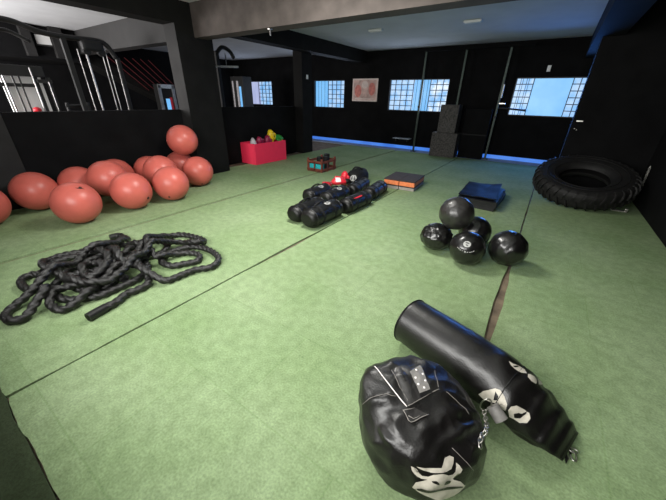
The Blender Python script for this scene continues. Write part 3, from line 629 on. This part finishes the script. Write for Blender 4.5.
for k, (dx, dy, rz) in enumerate(((0, 0, -.02), (-.035, .02, .05))):
    m = MB(); nx = ny = 16; rgs = []; z0 = .165+.026*k
    top = []; bot = []
    for i in range(nx+1):
        ra, rb_ = [], []
        for j in range(ny+1):
            u, v = i/nx-.5, j/ny-.5
            z = z0+.010*noise.noise((u*3, v*3, 5))*0+(.045 if k else .0)*max(0, u+.05)**2*3*(v+.5)+.014*k*(noise.noise((u*4, v*4, 2))+.6)
            x = u*.55*math.cos(rz)-v*.98*math.sin(rz)-.68+dx; y = u*.55*math.sin(rz)+v*.98*math.cos(rz)+5.53+dy
            ra.append(m.bm.verts.new((x, y, z+.012))); rb_.append(m.bm.verts.new((x, y, z)))
        top.append(ra); bot.append(rb_)
    for i in range(nx):
        for j in range(ny):
            m.bm.faces.new((top[i][j], top[i+1][j], top[i+1][j+1], top[i][j+1])); m.bm.faces.new((bot[i][j], bot[i][j+1], bot[i+1][j+1], bot[i+1][j]))
    for i in range(nx):
        for j in (0, ny): m.bm.faces.new((top[i][j], top[i+1][j], bot[i+1][j], bot[i][j]))
        for j in (0, ny): m.bm.faces.new((top[j][i], top[j][i+1], bot[j][i+1], bot[j][i]))
    o = m.build('rubber_sheet', 'rubber_sheet', smooth=True, angle=40)
    tag(o, ('flat glossy black rubber sheet under the top sheet of the stack', 'topmost glossy black rubber sheet of the stack, edge curling up')[k], 'rubber sheet', 'glossy rubber sheets on the stack')

# ------------------------------------------------------------------ red toy box and what sticks out of it
t = thing('storage_box', 'open crimson red plywood box standing against the black wall', 'box', (-6.16, 5.82, 0))
x0, x1, y0, y1, h = -6.43, -5.90, 5.21, 6.32, .505
MB().bx(x0, x1, y0, y1, .004, .022).build('base_board', 'red_box', t)
MB().bx(x1-.02, x1, y0, y1, .004, h, .003).build('side_board', 'red_box', t); MB().bx(x0, x0+.02, y0, y1, .004, h, .003).build('side_board', 'red_box', t)
MB().bx(x0+.021, x1-.021, y0, y0+.02, .004, h, .003).build('end_board', 'red_box', t); MB().bx(x0+.021, x1-.021, y1-.02, y1, .004, h, .003).build('end_board', 'red_box', t)
def glove(name, lab, cat, p, direc, up, mt, cuff, sz=1., group=None, patchm=None):
    t = thing(name, lab, cat, p, group)
    d = Vector(direc).normalized(); u = Vector(up); u = (u-d*u.dot(d)).normalized(); s = d.cross(u)
    Rm = Matrix((s, d, u)).transposed()
    p = Vector(p)
    m = MB(); rg = []
    K = [(-.02, .062, .05), (.03, .066, .054), (.08, .078, .066), (.14, .088, .075), (.20, .086, .074), (.25, .068, .062), (.285, .035, .035), (.295, .008, .008)]
    for y, w, hh in K: rg.append([p+Rm @ Vector((w*sz*math.cos(2*PI*j/24), y*sz, hh*sz*math.sin(2*PI*j/24)+.012*sz*math.sin(y*9))) for j in range(24)])
    mitt = m.rings(rg).build('mitt', mt, t, smooth=True)
    th = spline([Vector((.055, .06, .02)), Vector((.088, .10, .035)), Vector((.098, .16, .045)), Vector((.07, .21, .055))], .015)
    MB().tube([p+Rm @ (q*sz) for q in th], lambda f: sz*(.034 if f < .8 else .034-.018*(f-.8)/.2), 14).build('thumb', mt, t, smooth=True)
    rg = []
    for y, w, hh in ((-.10, .052, .044), (-.095, .058, .05), (-.03, .062, .052), (-.015, .06, .05)): rg.append([p+Rm @ Vector((w*sz*math.cos(2*PI*j/24), y*sz, hh*sz*math.sin(2*PI*j/24))) for j in range(24)])
    MB().rings(rg).build('cuff', cuff, t, smooth=True, angle=50)
    if patchm:
        rg = []
        for y, w, hh in ((.10, .084, .071), (.14, .0895, .0765), (.19, .0885, .0765), (.21, .086, .073)): rg.append([p+Rm @ Vector((w*1.02*sz*math.cos(a), y*sz, hh*1.03*sz*math.sin(a)+.012*sz*math.sin(y*9))) for a in [PI*.15+PI*.7*j/12 for j in range(13)]])
        mm = MB(); vs = [[mm.bm.verts.new(q) for q in r] for r in rg]
        for i in range(3):
            for j in range(12): mm.bm.faces.new((vs[i][j], vs[i][j+1], vs[i+1][j+1], vs[i+1][j]))
        mm.build('knuckle_panel', patchm, mitt, smooth=True)
    return t
# a pale cone-shaped pad, a bundle of maroon gloves, a yellow glove and green ones
t = thing('focus_pad', 'pale grey pointed pad sticking out of the left end of the red box', 'pad', (-6.17, 5.42, .03))
MB().rings([[Vector((-6.17+w*math.cos(2*PI*j/20)-.05*(z-.3), 5.42+w*.75*math.sin(2*PI*j/20), z)) for j in range(20)] for z, w in ((.03, .1), (.25, .11), (.45, .10), (.52, .085), (.58, .055), (.615, .02))]).build('pad_body', 'pale', t, smooth=True)
MB().bx(-6.12, -6.07, 5.38, 5.46, .36, .40, .008).build('hand_strap', 'canvas', t)
for k, (p, d, lab) in enumerate((((-6.16, 5.64, .37), (.2, -.35, 1), 'maroon boxing glove at the left of the maroon pair in the red box'), ((-6.14, 5.84, .37), (.1, .1, 1), 'maroon boxing glove at the right of the maroon pair in the red box'))):
    glove('boxing_glove', lab, 'boxing glove', p, d, (1, 0, 0), 'maroon', 'maroon', .98, 'boxing gloves in the red box')
glove('boxing_glove', 'bright yellow boxing glove standing up out of the red box', 'boxing glove', (-6.16, 6.04, .44), (.0, -.1, 1), (1, .2, 0), 'yellow', 'green', 1.15, 'boxing gloves in the red box')
glove('boxing_glove', 'bright green boxing glove lying over the right end of the red box', 'boxing glove', (-6.15, 6.17, .59), (.1, .9, -.35), (1, 0, .5), 'green', 'green', 1.0, 'boxing gloves in the red box')

# ------------------------------------------------------------------ wooden crate
t = thing('wooden_crate', 'small reddish brown slatted wooden crate on the carpet behind the black bags', 'crate', (-4.33, 5.93, 0))
x0, x1, y0, y1 = -4.545, -4.115, 5.575, 6.14
for x in (x0+.02, x1-.02):
    for y in (y0+.02, y1-.02): MB().bx(x-.02, x+.02, y-.02, y+.02, 0, .30, .003).build('corner_post', 'wood', t)
for z in (.03, .115, .20)[0:3]:
    hh = .05 if z != .115 else .028
    if z == .115: 
        for y in (y0-.012, y1): MB().bx((x0+x1)/2-.014, (x0+x1)/2+.014, y, y+.012, .03, .22).build('slat', 'wood', t)
        continue
    for y in (y0-.012, y1): MB().bx(x0, x1, y, y+.012, z, z+hh, .002).build('slat', 'wood', t)
    for x in (x0-.012, x1): MB().bx(x, x+.012, y0, y1, z, z+hh, .002).build('slat', 'wood', t)
for y in (y0+.22, y0+.47): MB().bx(x1, x1+.012, y-.02, y+.02, .0, .24, .002).build('slat', 'wood', t)
MB().bx(x0, x1, y0, y1, .005, .02).build('base_board', 'wood', t)
for k, x in enumerate((x0+.11, x0+.285)):
    t = thing('plastic_tub', 'turquoise plastic tub behind the crate front slats, %s one' % ('left', 'right')[k], 'tub', (x+.02, y0+.09, .021), 'turquoise tubs in the wooden crate')
    MB().bx(x-.055, x+.095, y0+.015, y0+.165, .021, .18, .012).build('tub_body', 'cyan', t)
    MB().bx(x-.06, x+.10, y0+.010, y0+.17, .181, .196, .005).build('lid', 'canvas', t)
for k, (x, y, r, lab) in enumerate(((-4.425, 5.875, .07, 'black rolled hand wrap lying in the crate, nearest its left side'), (-4.235, 5.87, .07, 'black rolled hand wrap lying in the crate, nearest its right side'), (-4.33, 6.04, .07, 'black rolled hand wrap at the back end of the crate'))):
    t = thing('rolled_wrap', lab, 'hand wrap', (x, y, .022), 'rolled wraps in the wooden crate')
    MB().cyl((x, y, .022), (x+.02, y, .29+.03*k), r, r*.95, 24).build('wrap_roll', 'canvas', t, smooth=True, angle=40)
    MB().tube([(x+.02+r*(1-.12*a)*.25*a*math.cos(a*1.0), y+r*(1-.12*a)*.25*a*math.sin(a), .293+.03*k) for a in [.3+.2*j for j in range(16)]], .006, 6).build('wrap_end', 'rig', t)

# ------------------------------------------------------------------ row of black training bags
def roll_bag(a, b, r, lab, strap=True, badge=None, red=False, flat=.88):
    a, b = Vector((a[0], a[1], 0)), Vector((b[0], b[1], 0)); d = (b-a).normalized(); L = (b-a).length; s = Vector((d.y, -d.x, 0))
    t = thing('training_bag', lab, 'training bag', (a+b)/2, 'black training bags lying in rows'); sd = random.random()*99
    def P(u, ph, k=1.):
        e = min(u, L-u); w = r*(1-.35*max(0, 1-e/.09)**2.2)*k*(1+.035*noise.noise((u*7+sd, math.cos(ph)*2, math.sin(ph)*2)))
        z = w*flat*math.cos(ph)+r*flat
        return a+d*u+s*w*math.sin(ph)+Vector((0, 0, max(.003, z)))
    n = 26; rg = [[P(0, 2*PI*j/28, .15) for j in range(28)], [P(-.0, 2*PI*j/28, .7) for j in range(28)]]
    for i in range(n+1): rg.append([P(L*i/n, 2*PI*j/28) for j in range(28)])
    rg += [[P(L, 2*PI*j/28, .7) for j in range(28)], [P(L, 2*PI*j/28, .15) for j in range(28)]]
    o = MB().rings(rg).build('bag_body', 'leather_matt', t, smooth=True); bv = bvh_of(o)
    for u in (.07, L-.07): MB().tube([P(u, 2*PI*j/32, 1.012) for j in range(32)], .006, 6, closed=True).build('end_seam', 'leather', t, smooth=True)
    for u in (L*.3, L*.68):
        MB().rings([[P(u+du, 2*PI*j/32, k) for j in range(32)] for du, k in ((-.022, 1.002), (-.022, 1.03), (.022, 1.03), (.022, 1.002))], closed=False, cap=False).build('webbing_strap', 'canvas', t)
    if strap: MB().tube(spline([P(L*.3, -.25, 1.02), P(L*.38, -.15, 1.2), P(L*.5, -.1, 1.30), P(L*.6, -.15, 1.2), P(L*.68, -.25, 1.02)], .02), .013, 8).build('carry_handle', 'canvas', t, smooth=True)
    if badge:
        u0, ph0 = badge
        bd = patch(bv, [P(u0+.055*math.cos(q), ph0+.040*math.sin(q)/r) for q in [2*PI*j/18 for j in range(18)]], 'oval_badge', 'grey_ink', t, .005, 3)
        for dx in (-.022, .008): patch(bv, [P(u0+dx+x, ph0+y/r) for x, y in ((-.006, -.022), (.008, -.022), (.014, .022), (0, .022))], 'badge_mark', 'leather', bd, .008, 2)
    if red: patch(bv, [P(L*.42+x, .55+y/r) for x, y in ((-.11, -.010), (.11, -.012), (.11, .012), (-.11, .012))], 'red_stripe', 'red_leather', t, .004, 3)
    return t
roll_bag((-2.60, 2.84), (-2.62, 3.52), .130, 'plain black training bag, leftmost of the two nearest the photographer', badge=None)
roll_bag((-2.315, 2.80), (-2.30, 3.50), .145, 'black training bag with grey oval badge, right one of the two nearest the photographer', badge=(.42, .15))
roll_bag((-2.98, 3.62), (-3.02, 4.26), .125, 'black training bag with small oval badge, at the left of the second row', badge=(.36, .35))
roll_bag((-2.665, 3.66), (-2.66, 4.30), .130, 'black training bag with small oval badge, middle of the second row', badge=(.38, .3))
roll_bag((-2.24, 3.58), (-2.21, 4.26), .128, 'black training bag with a thin red stripe along its side', strap=False, red=True)
roll_bag((-2.26, 4.36), (-2.33, 5.06), .125, 'plain black training bag at the far right end of the rows, by the foam boards', strap=False)
roll_bag((-2.62, 4.40), (-2.72, 5.10), .120, 'plain black training bag behind the badge bags, left of the far right one')
# big soft kit bag with a grey mark, and the red gloves leaning on it
t = thing('kit_bag', 'black soft kit bag with a grey mark on its front, behind the red gloves', 'bag', (-3.03, 5.30, 0))
m = MB(); rg = []
for z, w, d_ in ((.003, .15, .26), (.03, .19, .31), (.10, .205, .33), (.18, .19, .31), (.25, .145, .25), (.285, .08, .15), (.30, .02, .04)):
    rg.append([Vector((-3.03+w*math.cos(q)*(1+.06*noise.noise((q*2, z*6, 1)))+.12*z, 5.30+d_*math.sin(q)*(1+.06*noise.noise((q*2, z*6, 4))), z+.02*noise.noise((q*2, z*4, 8))*(z > .05))) for q in [2*PI*j/32 for j in range(32)]])
kb = m.rings(rg).build('bag_body', 'canvas', t, smooth=True); kv = bvh_of(kb)
c0 = Vector((-2.93, 5.0, .18)); e1 = Vector((.8, .6, 0)); e2 = Vector((-.1, .1, .8))
km = patch(kv, [c0+e1*(.075*math.cos(a))+e2*(.085*math.sin(a)) for a in [2*PI*j/20 for j in range(20)]], 'grey_print', 'grey_ink', t, .006, 4)
for sx in (-.03, .025): patch(kv, [c0+e1*(sx+x)+e2*y for x, y in ((-.012, -.05), (.004, -.055), (.014, .045), (.004, .055))], 'print_gap', 'canvas', km, .010, 3)
MB().tube(spline([(-3.08, 5.2, .26), (-3.03, 5.22, .33), (-2.95, 5.28, .32), (-2.91, 5.36, .25)], .02), .016, 8).build('carry_handle', 'canvas', t, smooth=True)
glove('boxing_glove', 'bright red boxing glove standing upright against the black kit bag', 'boxing glove', (-3.02, 4.80, .085), (.05, .10, 1), (.4, -1, 0), 'red_leather', 'leather', .82, 'red boxing gloves by the kit bag')
glove('boxing_glove', 'red boxing glove with a white knuckle panel, lying in front of the upright one', 'boxing glove', (-2.86, 4.58, .20), (-.35, -.35, -.02), (.15, -.35, 1), 'red_leather', 'leather', .85, 'red boxing gloves by the kit bag', 'white_leather')
glove('boxing_glove', 'red boxing glove lying left of the white-panelled glove, thumb towards the photographer', 'boxing glove', (-3.24, 4.66, .07), (.12, -.75, .02), (0, .1, 1), 'red_leather', 'red_leather', .80, 'red boxing gloves by the kit bag')

# ------------------------------------------------------------------ far wall: boxes, rig, poster
t = thing('plyo_box', 'scuffed grey-black box standing on the floor by the far wall, lower of two', 'box', (-2.61, 10.0, 0), 'stacked black boxes at the far wall')
MB().bx(-2.99, -2.24, 9.72, 10.18, .005, .69, .008).build('box_body', 'plyo', t)
for y in (9.715,): MB().bx(-2.95, -2.28, y, y+.006, .05, .64).build('face_panel', 'plyo', t)
t = thing('plyo_box', 'scuffed grey-black box on top of the lower one by the far wall', 'box', (-2.58, 10.0, .691), 'stacked black boxes at the far wall')
MB().bx(-2.86, -2.34, 9.74, 10.16, .691, 1.45, .008).build('box_body', 'plyo', t)
MB().bx(-2.82, -2.38, 9.735, 9.741, .73, 1.41).build('face_panel', 'plyo', t)
t = thing('wall_mat', 'tall dull black mat leaning upright to the right of the stacked boxes', 'mat', (-1.85, 10.1, 0))
MB().bx(-2.20, -1.50, 10.02, 10.14, .004, 1.36, .015).build('mat_body', 'black_wall', t)
MB().bx(-2.20, -1.50, 10.012, 10.02, .66, .69).build('fold_seam', 'canvas', t)
RIGL = ('leftmost thin grey-green upright pole in front of the wide far window', 'thin grey-green upright pole rising behind the stacked boxes', 'thin grey-green upright pole just left of the right-hand far window')
for k, (x, y) in enumerate(((-3.69, 10.22), (-2.56, 10.30), (-1.44, 10.28))):
    t = thing('rig_upright', RIGL[k], 'pole', (x, y, 0), 'uprights of the training rig')
    MB().bx(x-.026, x+.026, y-.026, y+.026, .0, 2.83, .004).build('post', 'rig', t)
    MB().bx(x-.08, x+.08, y-.08, y+.08, -.005, .012, .003).build('foot_plate', 'rig', t)
    MB().cyl((x, y-.05, 1.36-.1*k), (x, y-.02, 1.36-.1*k), .035, seg=14).build('clamp', 'black_metal', t)
t = thing('rig_crossbar', 'dark horizontal bar joining the tops of the thin far poles', 'bar', (-2.56, 10.22, 2.86))
MB().bx(-3.75, -.9, 10.18, 10.24, 2.832, 2.88, .004).build('tube', 'black_wall', t)
t = thing('barbell_rest', 'small white-edged barbell rest on the pole left of the right-hand window', 'rest', (-1.36, 10.24, 1.6))
MB().bx(-1.412, -1.38, 10.20, 10.25, 1.65, 1.98, .004).build('bracket', 'white_panel', t)
MB().bx(-1.41, -1.25, 10.16, 10.20, 1.50, 1.53, .004).build('hook', 'steel', t)
t = thing('safety_arm', 'short black bar reaching across the lower corner of the right-hand window', 'bar', (-1.05, 10.4, 1.37))
MB().cyl((-1.40, 10.36, 1.40), (-.78, 10.44, 1.36), .024, seg=14).build('tube', 'black_metal', t, smooth=True, angle=40)
MB().cyl((-.78, 10.44, 1.36), (-.74, 10.445, 1.358), .03, seg=14).build('end_cap', 'rubber', t, smooth=True, angle=40)
t = thing('wall_shelf', 'narrow dark shelf low on the far wall beside the leftmost thin pole', 'shelf', (-4.1, 10.5, .33))
MB().bx(-4.55, -3.95, 10.36, YB, .33, .36, .006).build('shelf_board', 'bare', t)
for x in (-4.45, -4.05): MB().bx(x-.012, x+.012, 10.42, YB, .25, .33).build('shelf_bracket', 'black_metal', t)
# framed poster: plain blurred shapes, no known artwork
t = thing('framed_poster', 'pinkish framed poster with two rose shapes, hung between the far windows', 'poster', (-5.90, YB, 1.9))
px0, px1, pz0, pz1 = -6.42, -5.40, 1.47, 2.19
MB().bx(px0, px1, YB-.03, YB-.002, pz0, pz1, .004).build('frame', 'paper_pale', t)
MB().bx(px0+.05, px1-.05, YB-.034, YB-.03, pz0+.05, pz1-.05).build('print', 'paper', t)
for x, z, rx, rz in ((px0+.24, 1.80, .14, .20), (px1-.22, 1.86, .13, .20)):
    m = MB(); m.poly_prism([(x+rx*math.cos(2*PI*j/28), YB-.035, z+rz*math.sin(2*PI*j/28)) for j in range(28)], (0, -.003, 0)); m.build('rose_shape', 'poster_red', t)
m = MB(); m.poly_prism([((px0+px1)/2+.13*math.cos(2*PI*j/28), YB-.035, 2.0+.12*math.sin(2*PI*j/28)) for j in range(28)], (0, -.002, 0)); m.build('pale_shape', 'paper_pale', t)
MB().bx(px0+.12, px1-.12, YB-.037, YB-.034, pz0+.07, pz0+.10).build('caption_strip', 'paper_pale', t)

# ------------------------------------------------------------------ small fittings
def gadget(name, lab, cat, loc, parts):
    t = thing(name, lab, cat, loc)
    for nm, m_, a, b in parts: MB().bx(a[0], b[0], a[1], b[1], a[2], b[2], .004).build(nm, m_, t)
gadget('light_switch', 'small white switch on the narrow black pillar left of the far windows', 'switch', (-6.18, 7.64, 2.07), (('plate', 'fixture', (-6.179, 7.60, 2.02), (-6.165, 7.68, 2.13)), ('rocker', 'white_panel', (-6.165, 7.62, 2.05), (-6.158, 7.66, 2.10))))
gadget('beam_hook', 'small metal hook hanging under the brown beam', 'hook', (-4.03, 4.10, 2.49), (('plate', 'steel', (-4.06, 4.06, 2.478), (-4.0, 4.12, 2.49)), ('shank', 'steel', (-4.038, 4.085, 2.40), (-4.022, 4.10, 2.478))))
gadget('emergency_light', 'small white emergency light above the right-hand far window', 'light', (-.49, YB, 2.34), (('housing', 'fixture', (-.535, YB-.05, 2.28), (-.455, YB+.01, 2.42)), ('lens', 'white_panel', (-.52, YB-.058, 2.30), (-.47, YB-.05, 2.35))))
gadget('wall_bracket', 'small pale metal bracket on the black pier above the tyre', 'bracket', (.36, 7.46, 1.27), (('plate', 'steel', (.33, 7.452, 1.255), (.43, 7.46, 1.28)), ('bolt', 'steel', (.335, 7.445, 1.13), (.35, 7.46, 1.145)), ('bolt', 'steel', (.37, 7.445, 1.11), (.385, 7.46, 1.125))))
t = thing('wall_anchor', 'pale round wall anchor on the black wall above the tyre, right edge of view', 'anchor', (XR, 7.70, 1.18))
MB().cyl((XR-.03, 7.70, 1.18), (XR, 7.70, 1.18), .075, .085, 20).build('plate', 'fixture', t, smooth=True, angle=40)
MB().tube([(XR-.05+.0*a, 7.70+.045*math.cos(a), 1.14+.045*math.sin(a)) for a in [2*PI*j/18 for j in range(18)]], .01, 8, closed=True).build('eye', 'steel', t, smooth=True)
gadget('steel_plate', 'small pale steel plate on the carpet at the right foot of the tyre', 'plate', (1.24, 6.46, 0), (('plate', 'steel', (1.16, 6.42, .001), (1.36, 6.50, .02)), ('lug', 'steel', (1.33, 6.44, .02), (1.37, 6.48, .06))))
t = thing('wall_chain', 'short steel chain hanging down the black wall beside the tyre', 'chain', (XR-.03, 7.1, .34))
for k in range(12):
    c_ = Vector((XR-.035, 7.12-.006*k, .64-.026*k)); e = Vector((1, 0, 0)) if k % 2 else Vector((0, 1, 0))
    MB().tube([c_+Vector((0, 0, .02*math.cos(a)))+e*.012*math.sin(a) for a in [2*PI*j/14 for j in range(14)]], .004, 6, closed=True).build('chain_link', 'steel', t, smooth=True)
MB().sph((XR-.045, 7.05, .32), .035, seg=16).build('weight_ball', 'steel', t, smooth=True)

# ------------------------------------------------------------------ the neighbouring gym seen over the low wall
def rods(t, pts, r, nm='guide_rod', m_='chrome'):
    for a, b in pts: MB().cyl(a, b, r, seg=12).build(nm, m_, t, smooth=True, angle=40)
t = thing('cable_machine', 'black cable machine with chrome rods and curved top pipe beyond the low wall', 'gym machine', (-8.0, 2.8, 0))
MB().tube(spline([(-8.0, .9, 2.58), (-8, 1.6, 2.60), (-8.0, 2.0, 2.60), (-8.0, 2.33, 2.50), (-8.0, 2.71, 2.47), (-8.0, 3.20, 2.48), (-8.0, 3.38, 2.42), (-8.0, 3.50, 2.20)], .04), .045, 12).build('top_pipe', 'black_metal', t, smooth=True)
MB().tube(spline([(-8.12, 1.5, 2.46), (-8.12, 1.85, 2.47), (-8.12, 1.98, 2.45), (-8.12, 2.2, 2.34)], .04), .03, 12).build('side_pipe', 'black_metal', t, smooth=True)
MB().bx(-8.06, -7.92, 2.92, 3.30, 2.28, 2.47, .05).build('pulley_housing', 'black_metal', t)
for y, z in ((2.99, 2.28), (3.24, 2.28)): MB().cyl((-8.03, y, z), (-7.95, y, z), .07, seg=20).build('pulley', 'black_metal', t, smooth=True, angle=40)
rods(t, [((-7.98, 2.97, .3), (-7.98, 2.97, 2.26))], .019)
rods(t, [((-7.98, 3.25, .3), (-7.98, 3.25, 2.36)), ((-7.98, 3.32, .3), (-7.98, 3.32, 2.34)), ((-7.98, 3.48, .3), (-7.98, 3.48, 2.18)), ((-8.05, 2.86, .3), (-8.05, 2.86, 2.3))], .0075)
MB().bx(-8.12, -7.9, 2.8, 3.55, 0, .1).build('base_frame', 'black_metal', t); MB().bx(-8.1, -7.92, 2.92, 3.5, .12, .72, .01).build('weight_stack', 'black_metal', t)
MB().bx(-8.04, -7.96, 2.62, 2.70, 0, 2.47).build('upright', 'black_metal', t); MB().bx(-8.04, -7.96, 3.50, 3.56, 0.0, 2.22).build('upright', 'black_metal', t)
MB().bx(-8.04, -7.96, 1.0, 1.08, 0.0, 2.56).build('upright', 'black_metal', t)
t = thing('weight_rack', 'black framed weight machine with white panel at the left edge, beyond the low wall', 'gym machine', (-8.6, 1.9, 0))
MB().bx(-8.78, -8.74, 1.72, 2.32, .7, 1.84, .004).build('back_panel', 'white_panel', t)
MB().bx(-8.70, -8.50, 1.50, 2.34, 1.80, 1.98, .01).build('top_beam', 'black_metal', t); MB().bx(-8.62, -8.56, 1.40, 2.22, 1.62, 1.68, .008).build('cross_bar', 'black_metal', t)
rods(t, [((-8.5, 1.72, .2), (-8.5, 1.72, 1.8)), ((-8.5, 2.14, .2), (-8.5, 2.14, 1.95))], .014)
rods(t, [((-8.56, 1.86, .2), (-8.56, 1.86, 1.8)), ((-8.56, 1.95, .2), (-8.56, 1.95, 1.8))], .014, m_='black_metal')
rods(t, [((-8.5, 2.36, .2), (-8.5, 2.36, 1.72))], .010)
for y in (1.45, 2.20, 2.40): MB().bx(-8.66, -8.60, y-.03, y+.03, 0, 1.80).build('upright', 'black_metal', t)
MB().bx(-8.66, -8.5, 2.2, 2.42, 1.70, 1.76).build('side_arm', 'black_metal', t)
MB().sph((-8.5, 2.02, 1.22), .07, (1, 1, .8), 16).build('selector_knob', 'red_leather', t, smooth=True)
t = thing('bench_rail', 'long black bench rail low behind the wall between the two machines', 'rail', (-8.3, 2.6, 0))
MB().cyl((-8.3, 2.44, 1.30), (-8.3, 2.86, 1.30), .03, seg=12).build('bar', 'black_metal', t, smooth=True, angle=40)
for y in (2.47, 2.83): MB().cyl((-8.3, y, 0), (-8.3, y, 1.36), .03, seg=12).build('post', 'black_metal', t, smooth=True, angle=40)
t = thing('vending_fridge', 'small chrome framed cabinet with lit coloured front, seen just left of the big pillar', 'cabinet', (-11.0, 6.05, 0))
MB().bx(-11.2, -10.9, 5.80, 6.30, 0.0, 1.84, .01).build('cabinet_body', 'black_metal', t)
for y in (5.82, 6.28): MB().bx(-10.9, -10.86, y-.05, y+.05, .1, 1.82, .006).build('door_frame', 'chrome', t)
MB().bx(-10.9, -10.86, 5.78, 6.32, 1.72, 1.84, .006).build('header', 'steel', t)
MB().bx(-10.9, -10.87, 5.98, 6.10, 1.0, 1.42).build('blue_panel', 'glow_blue', t); MB().bx(-10.9, -10.868, 6.12, 6.19, 1.0, 1.46).build('red_panel', 'red_leather', t)
t = thing('stair_flight', 'dark sloping stair flight with thin red lines in the far gym', 'stairs', (-11.6, 5.4, 0))
m = MB(); m.poly_prism([(-12.2, 4.2, 2.35), (-12.2, 6.9, 1.0), (-12.2, 6.9, 1.25), (-12.2, 4.2, 2.62)], (.75, 0, 0)); m.build('stair_slab', 'black_pillar', t)
for k in range(6):
    MB().cyl((-11.42, 4.75+.24*k, 2.53), (-11.42, 5.75+.22*k, 1.66), .011, seg=8).build('rail_line', 'red_line', t)
MB().bx(-12.3, -12.2, 6.8, 6.95, 0, 1.2).build('support_post', 'black_metal', t)
# deep grey ceiling bulkheads at the far end of that gym
for k, (y0, y1) in enumerate(((2.86, 3.04), (3.44, 3.68))):
    struct(MB().bx(-11.14, -11.0, y0, y1, 2.33, ZC).build('ceiling_rib', 'grey_wall'))
struct(MB().bx(-12.9, -11.15, YF, 4.0, 2.28, ZC).build('ceiling_rib', 'black_wall'))
t = thing('wall_light_panel', 'small bright white panel high on the far gym ceiling edge', 'light', (-11.13, 3.3, 2.6))
MB().bx(-11.15, -11.11, 3.14, 3.43, 2.60, 2.80, .004).build('panel', 'white_panel', t); MB().bx(-11.15, -11.09, 3.12, 3.44, 2.57, 2.60).build('lower_frame', 'grey_duct', t)
# lat machine and black locker in the recess behind the second half wall
t = thing('lat_machine', 'black lat pulldown machine with a pale bar, in the recess left of the red box', 'gym machine', (-8.0, 6.4, 0))
MB().cyl((-8.0, 5.90, 2.25), (-8.0, 6.72, 2.30), .028, seg=12).build('lat_bar', 'white_panel', t, smooth=True, angle=40)
MB().tube(spline([(-8.02, 6.05, 2.55), (-8.02, 6.25, 2.72), (-8.02, 6.50, 2.66), (-8.02, 6.62, 2.5)], .05), .05, 12).build('top_arm', 'black_metal', t, smooth=True)
MB().cyl((-8.0, 6.32, 2.28), (-8.0, 6.32, 2.60), .012, seg=8).build('cable', 'steel', t); MB().bx(-8.1, -7.98, 6.0, 6.1, 0, 2.62).build('upright', 'black_metal', t)
t = thing('equipment_tower', 'dark upright machine tower with pale strips, just left of the leftmost window', 'gym machine', (-9.5, 8.0, 0))
MB().bx(-9.95, -9.30, 7.95, 8.35, 0, 2.16, .01).build('tower_body', 'black_metal', t)
for x, w_ in ((-9.82, .035), (-9.58, .05)): MB().bx(x-w_, x+w_, 7.93, 7.95, 1.1, 2.02).build('pale_strip', 'pale', t)
MB().bx(-9.50, -9.42, 7.93, 7.95, 1.2, 1.85).build('blue_strip', 'glow_blue', t)

# ------------------------------------------------------------------ light
def area(name, loc, size, power, color, rot):
    l = bpy.data.lights.new(name, 'AREA'); l.shape = 'RECTANGLE'; l.size, l.size_y = size; l.energy = power; l.color = color
    o = bpy.data.objects.new(name, l); col.objects.link(o); o.location = loc; o.rotation_euler = rot; return o
area('window_daylight', ((FX0+FX1)/2, YF-.33, (FZ0+FZ1)/2), (FX1-FX0-.1, FZ1-FZ0-.1), 240, (1, .99, .95), (R_(90), 0, 0))  # added light filling the unseen opening, brightens floor and balls
t = thing('ceiling_light', 'wide white ceiling panel light near the photographer, in front of the brown beam', 'light', (-2.5, 3.0, ZC))
MB().bx(-3.2, -1.8, 2.65, 3.35, ZC-.05, ZC, .008).build('housing', 'fixture', t)
area('ceiling_lamp', (-2.5, 3.0, ZC-.06), (1.3, .6), 112, (1, .98, .93), (0, 0, 0))  # unseen overhead lamp, added to even out the floor brightness
area('gym_daylight', (-9.5, YF-.1, 1.7), (3.8, 1.5), 430, (1, .97, .95), (R_(108), 0, 0))  # unseen source, added to brighten the neighbouring gym and its ceiling
for i, (a, b) in enumerate(WIN):
    area('far_window_daylight', ((a+b)/2, YB-.02, (WZ0+WZ1)/2), (b-a-.1, .85), (15, 15, 18, 34)[i], ((.7, .8, 1), (.7, .8, 1), (.66, .78, 1), (.07, .27, 1))[i], (R_(-90 if i < 3 else -76), 0, 0)).data.spread = R_(180 if i < 3 else 130)
w = bpy.data.worlds.new('sky'); bpy.context.scene.world = w; w.use_nodes = True
w.node_tree.nodes['Background'].inputs['Color'].default_value = (.6, .75, 1, 1); w.node_tree.nodes['Background'].inputs['Strength'].default_value = .25

# ------------------------------------------------------------------ camera
cam = bpy.data.cameras.new('camera'); cam.sensor_width = 36; cam.lens = 36*296.04/666; cam.clip_start = .02
co = bpy.data.objects.new('camera', cam); col.objects.link(co)
rot = Matrix([[0.823288, -0.273939, 0.497147], [0.567254, 0.365449, -0.738017], [0.020489, 0.889609, 0.456263]])
co.matrix_world = Matrix.Translation((0, 0, 1.55)) @ rot.to_4x4()
sc = bpy.context.scene; sc.camera = co
sc.view_settings.view_transform = 'Standard'; sc.view_settings.look = 'None'; sc.view_settings.gamma = 1; sc.view_settings.use_curve_mapping = False
sc.view_settings.exposure = 0.09
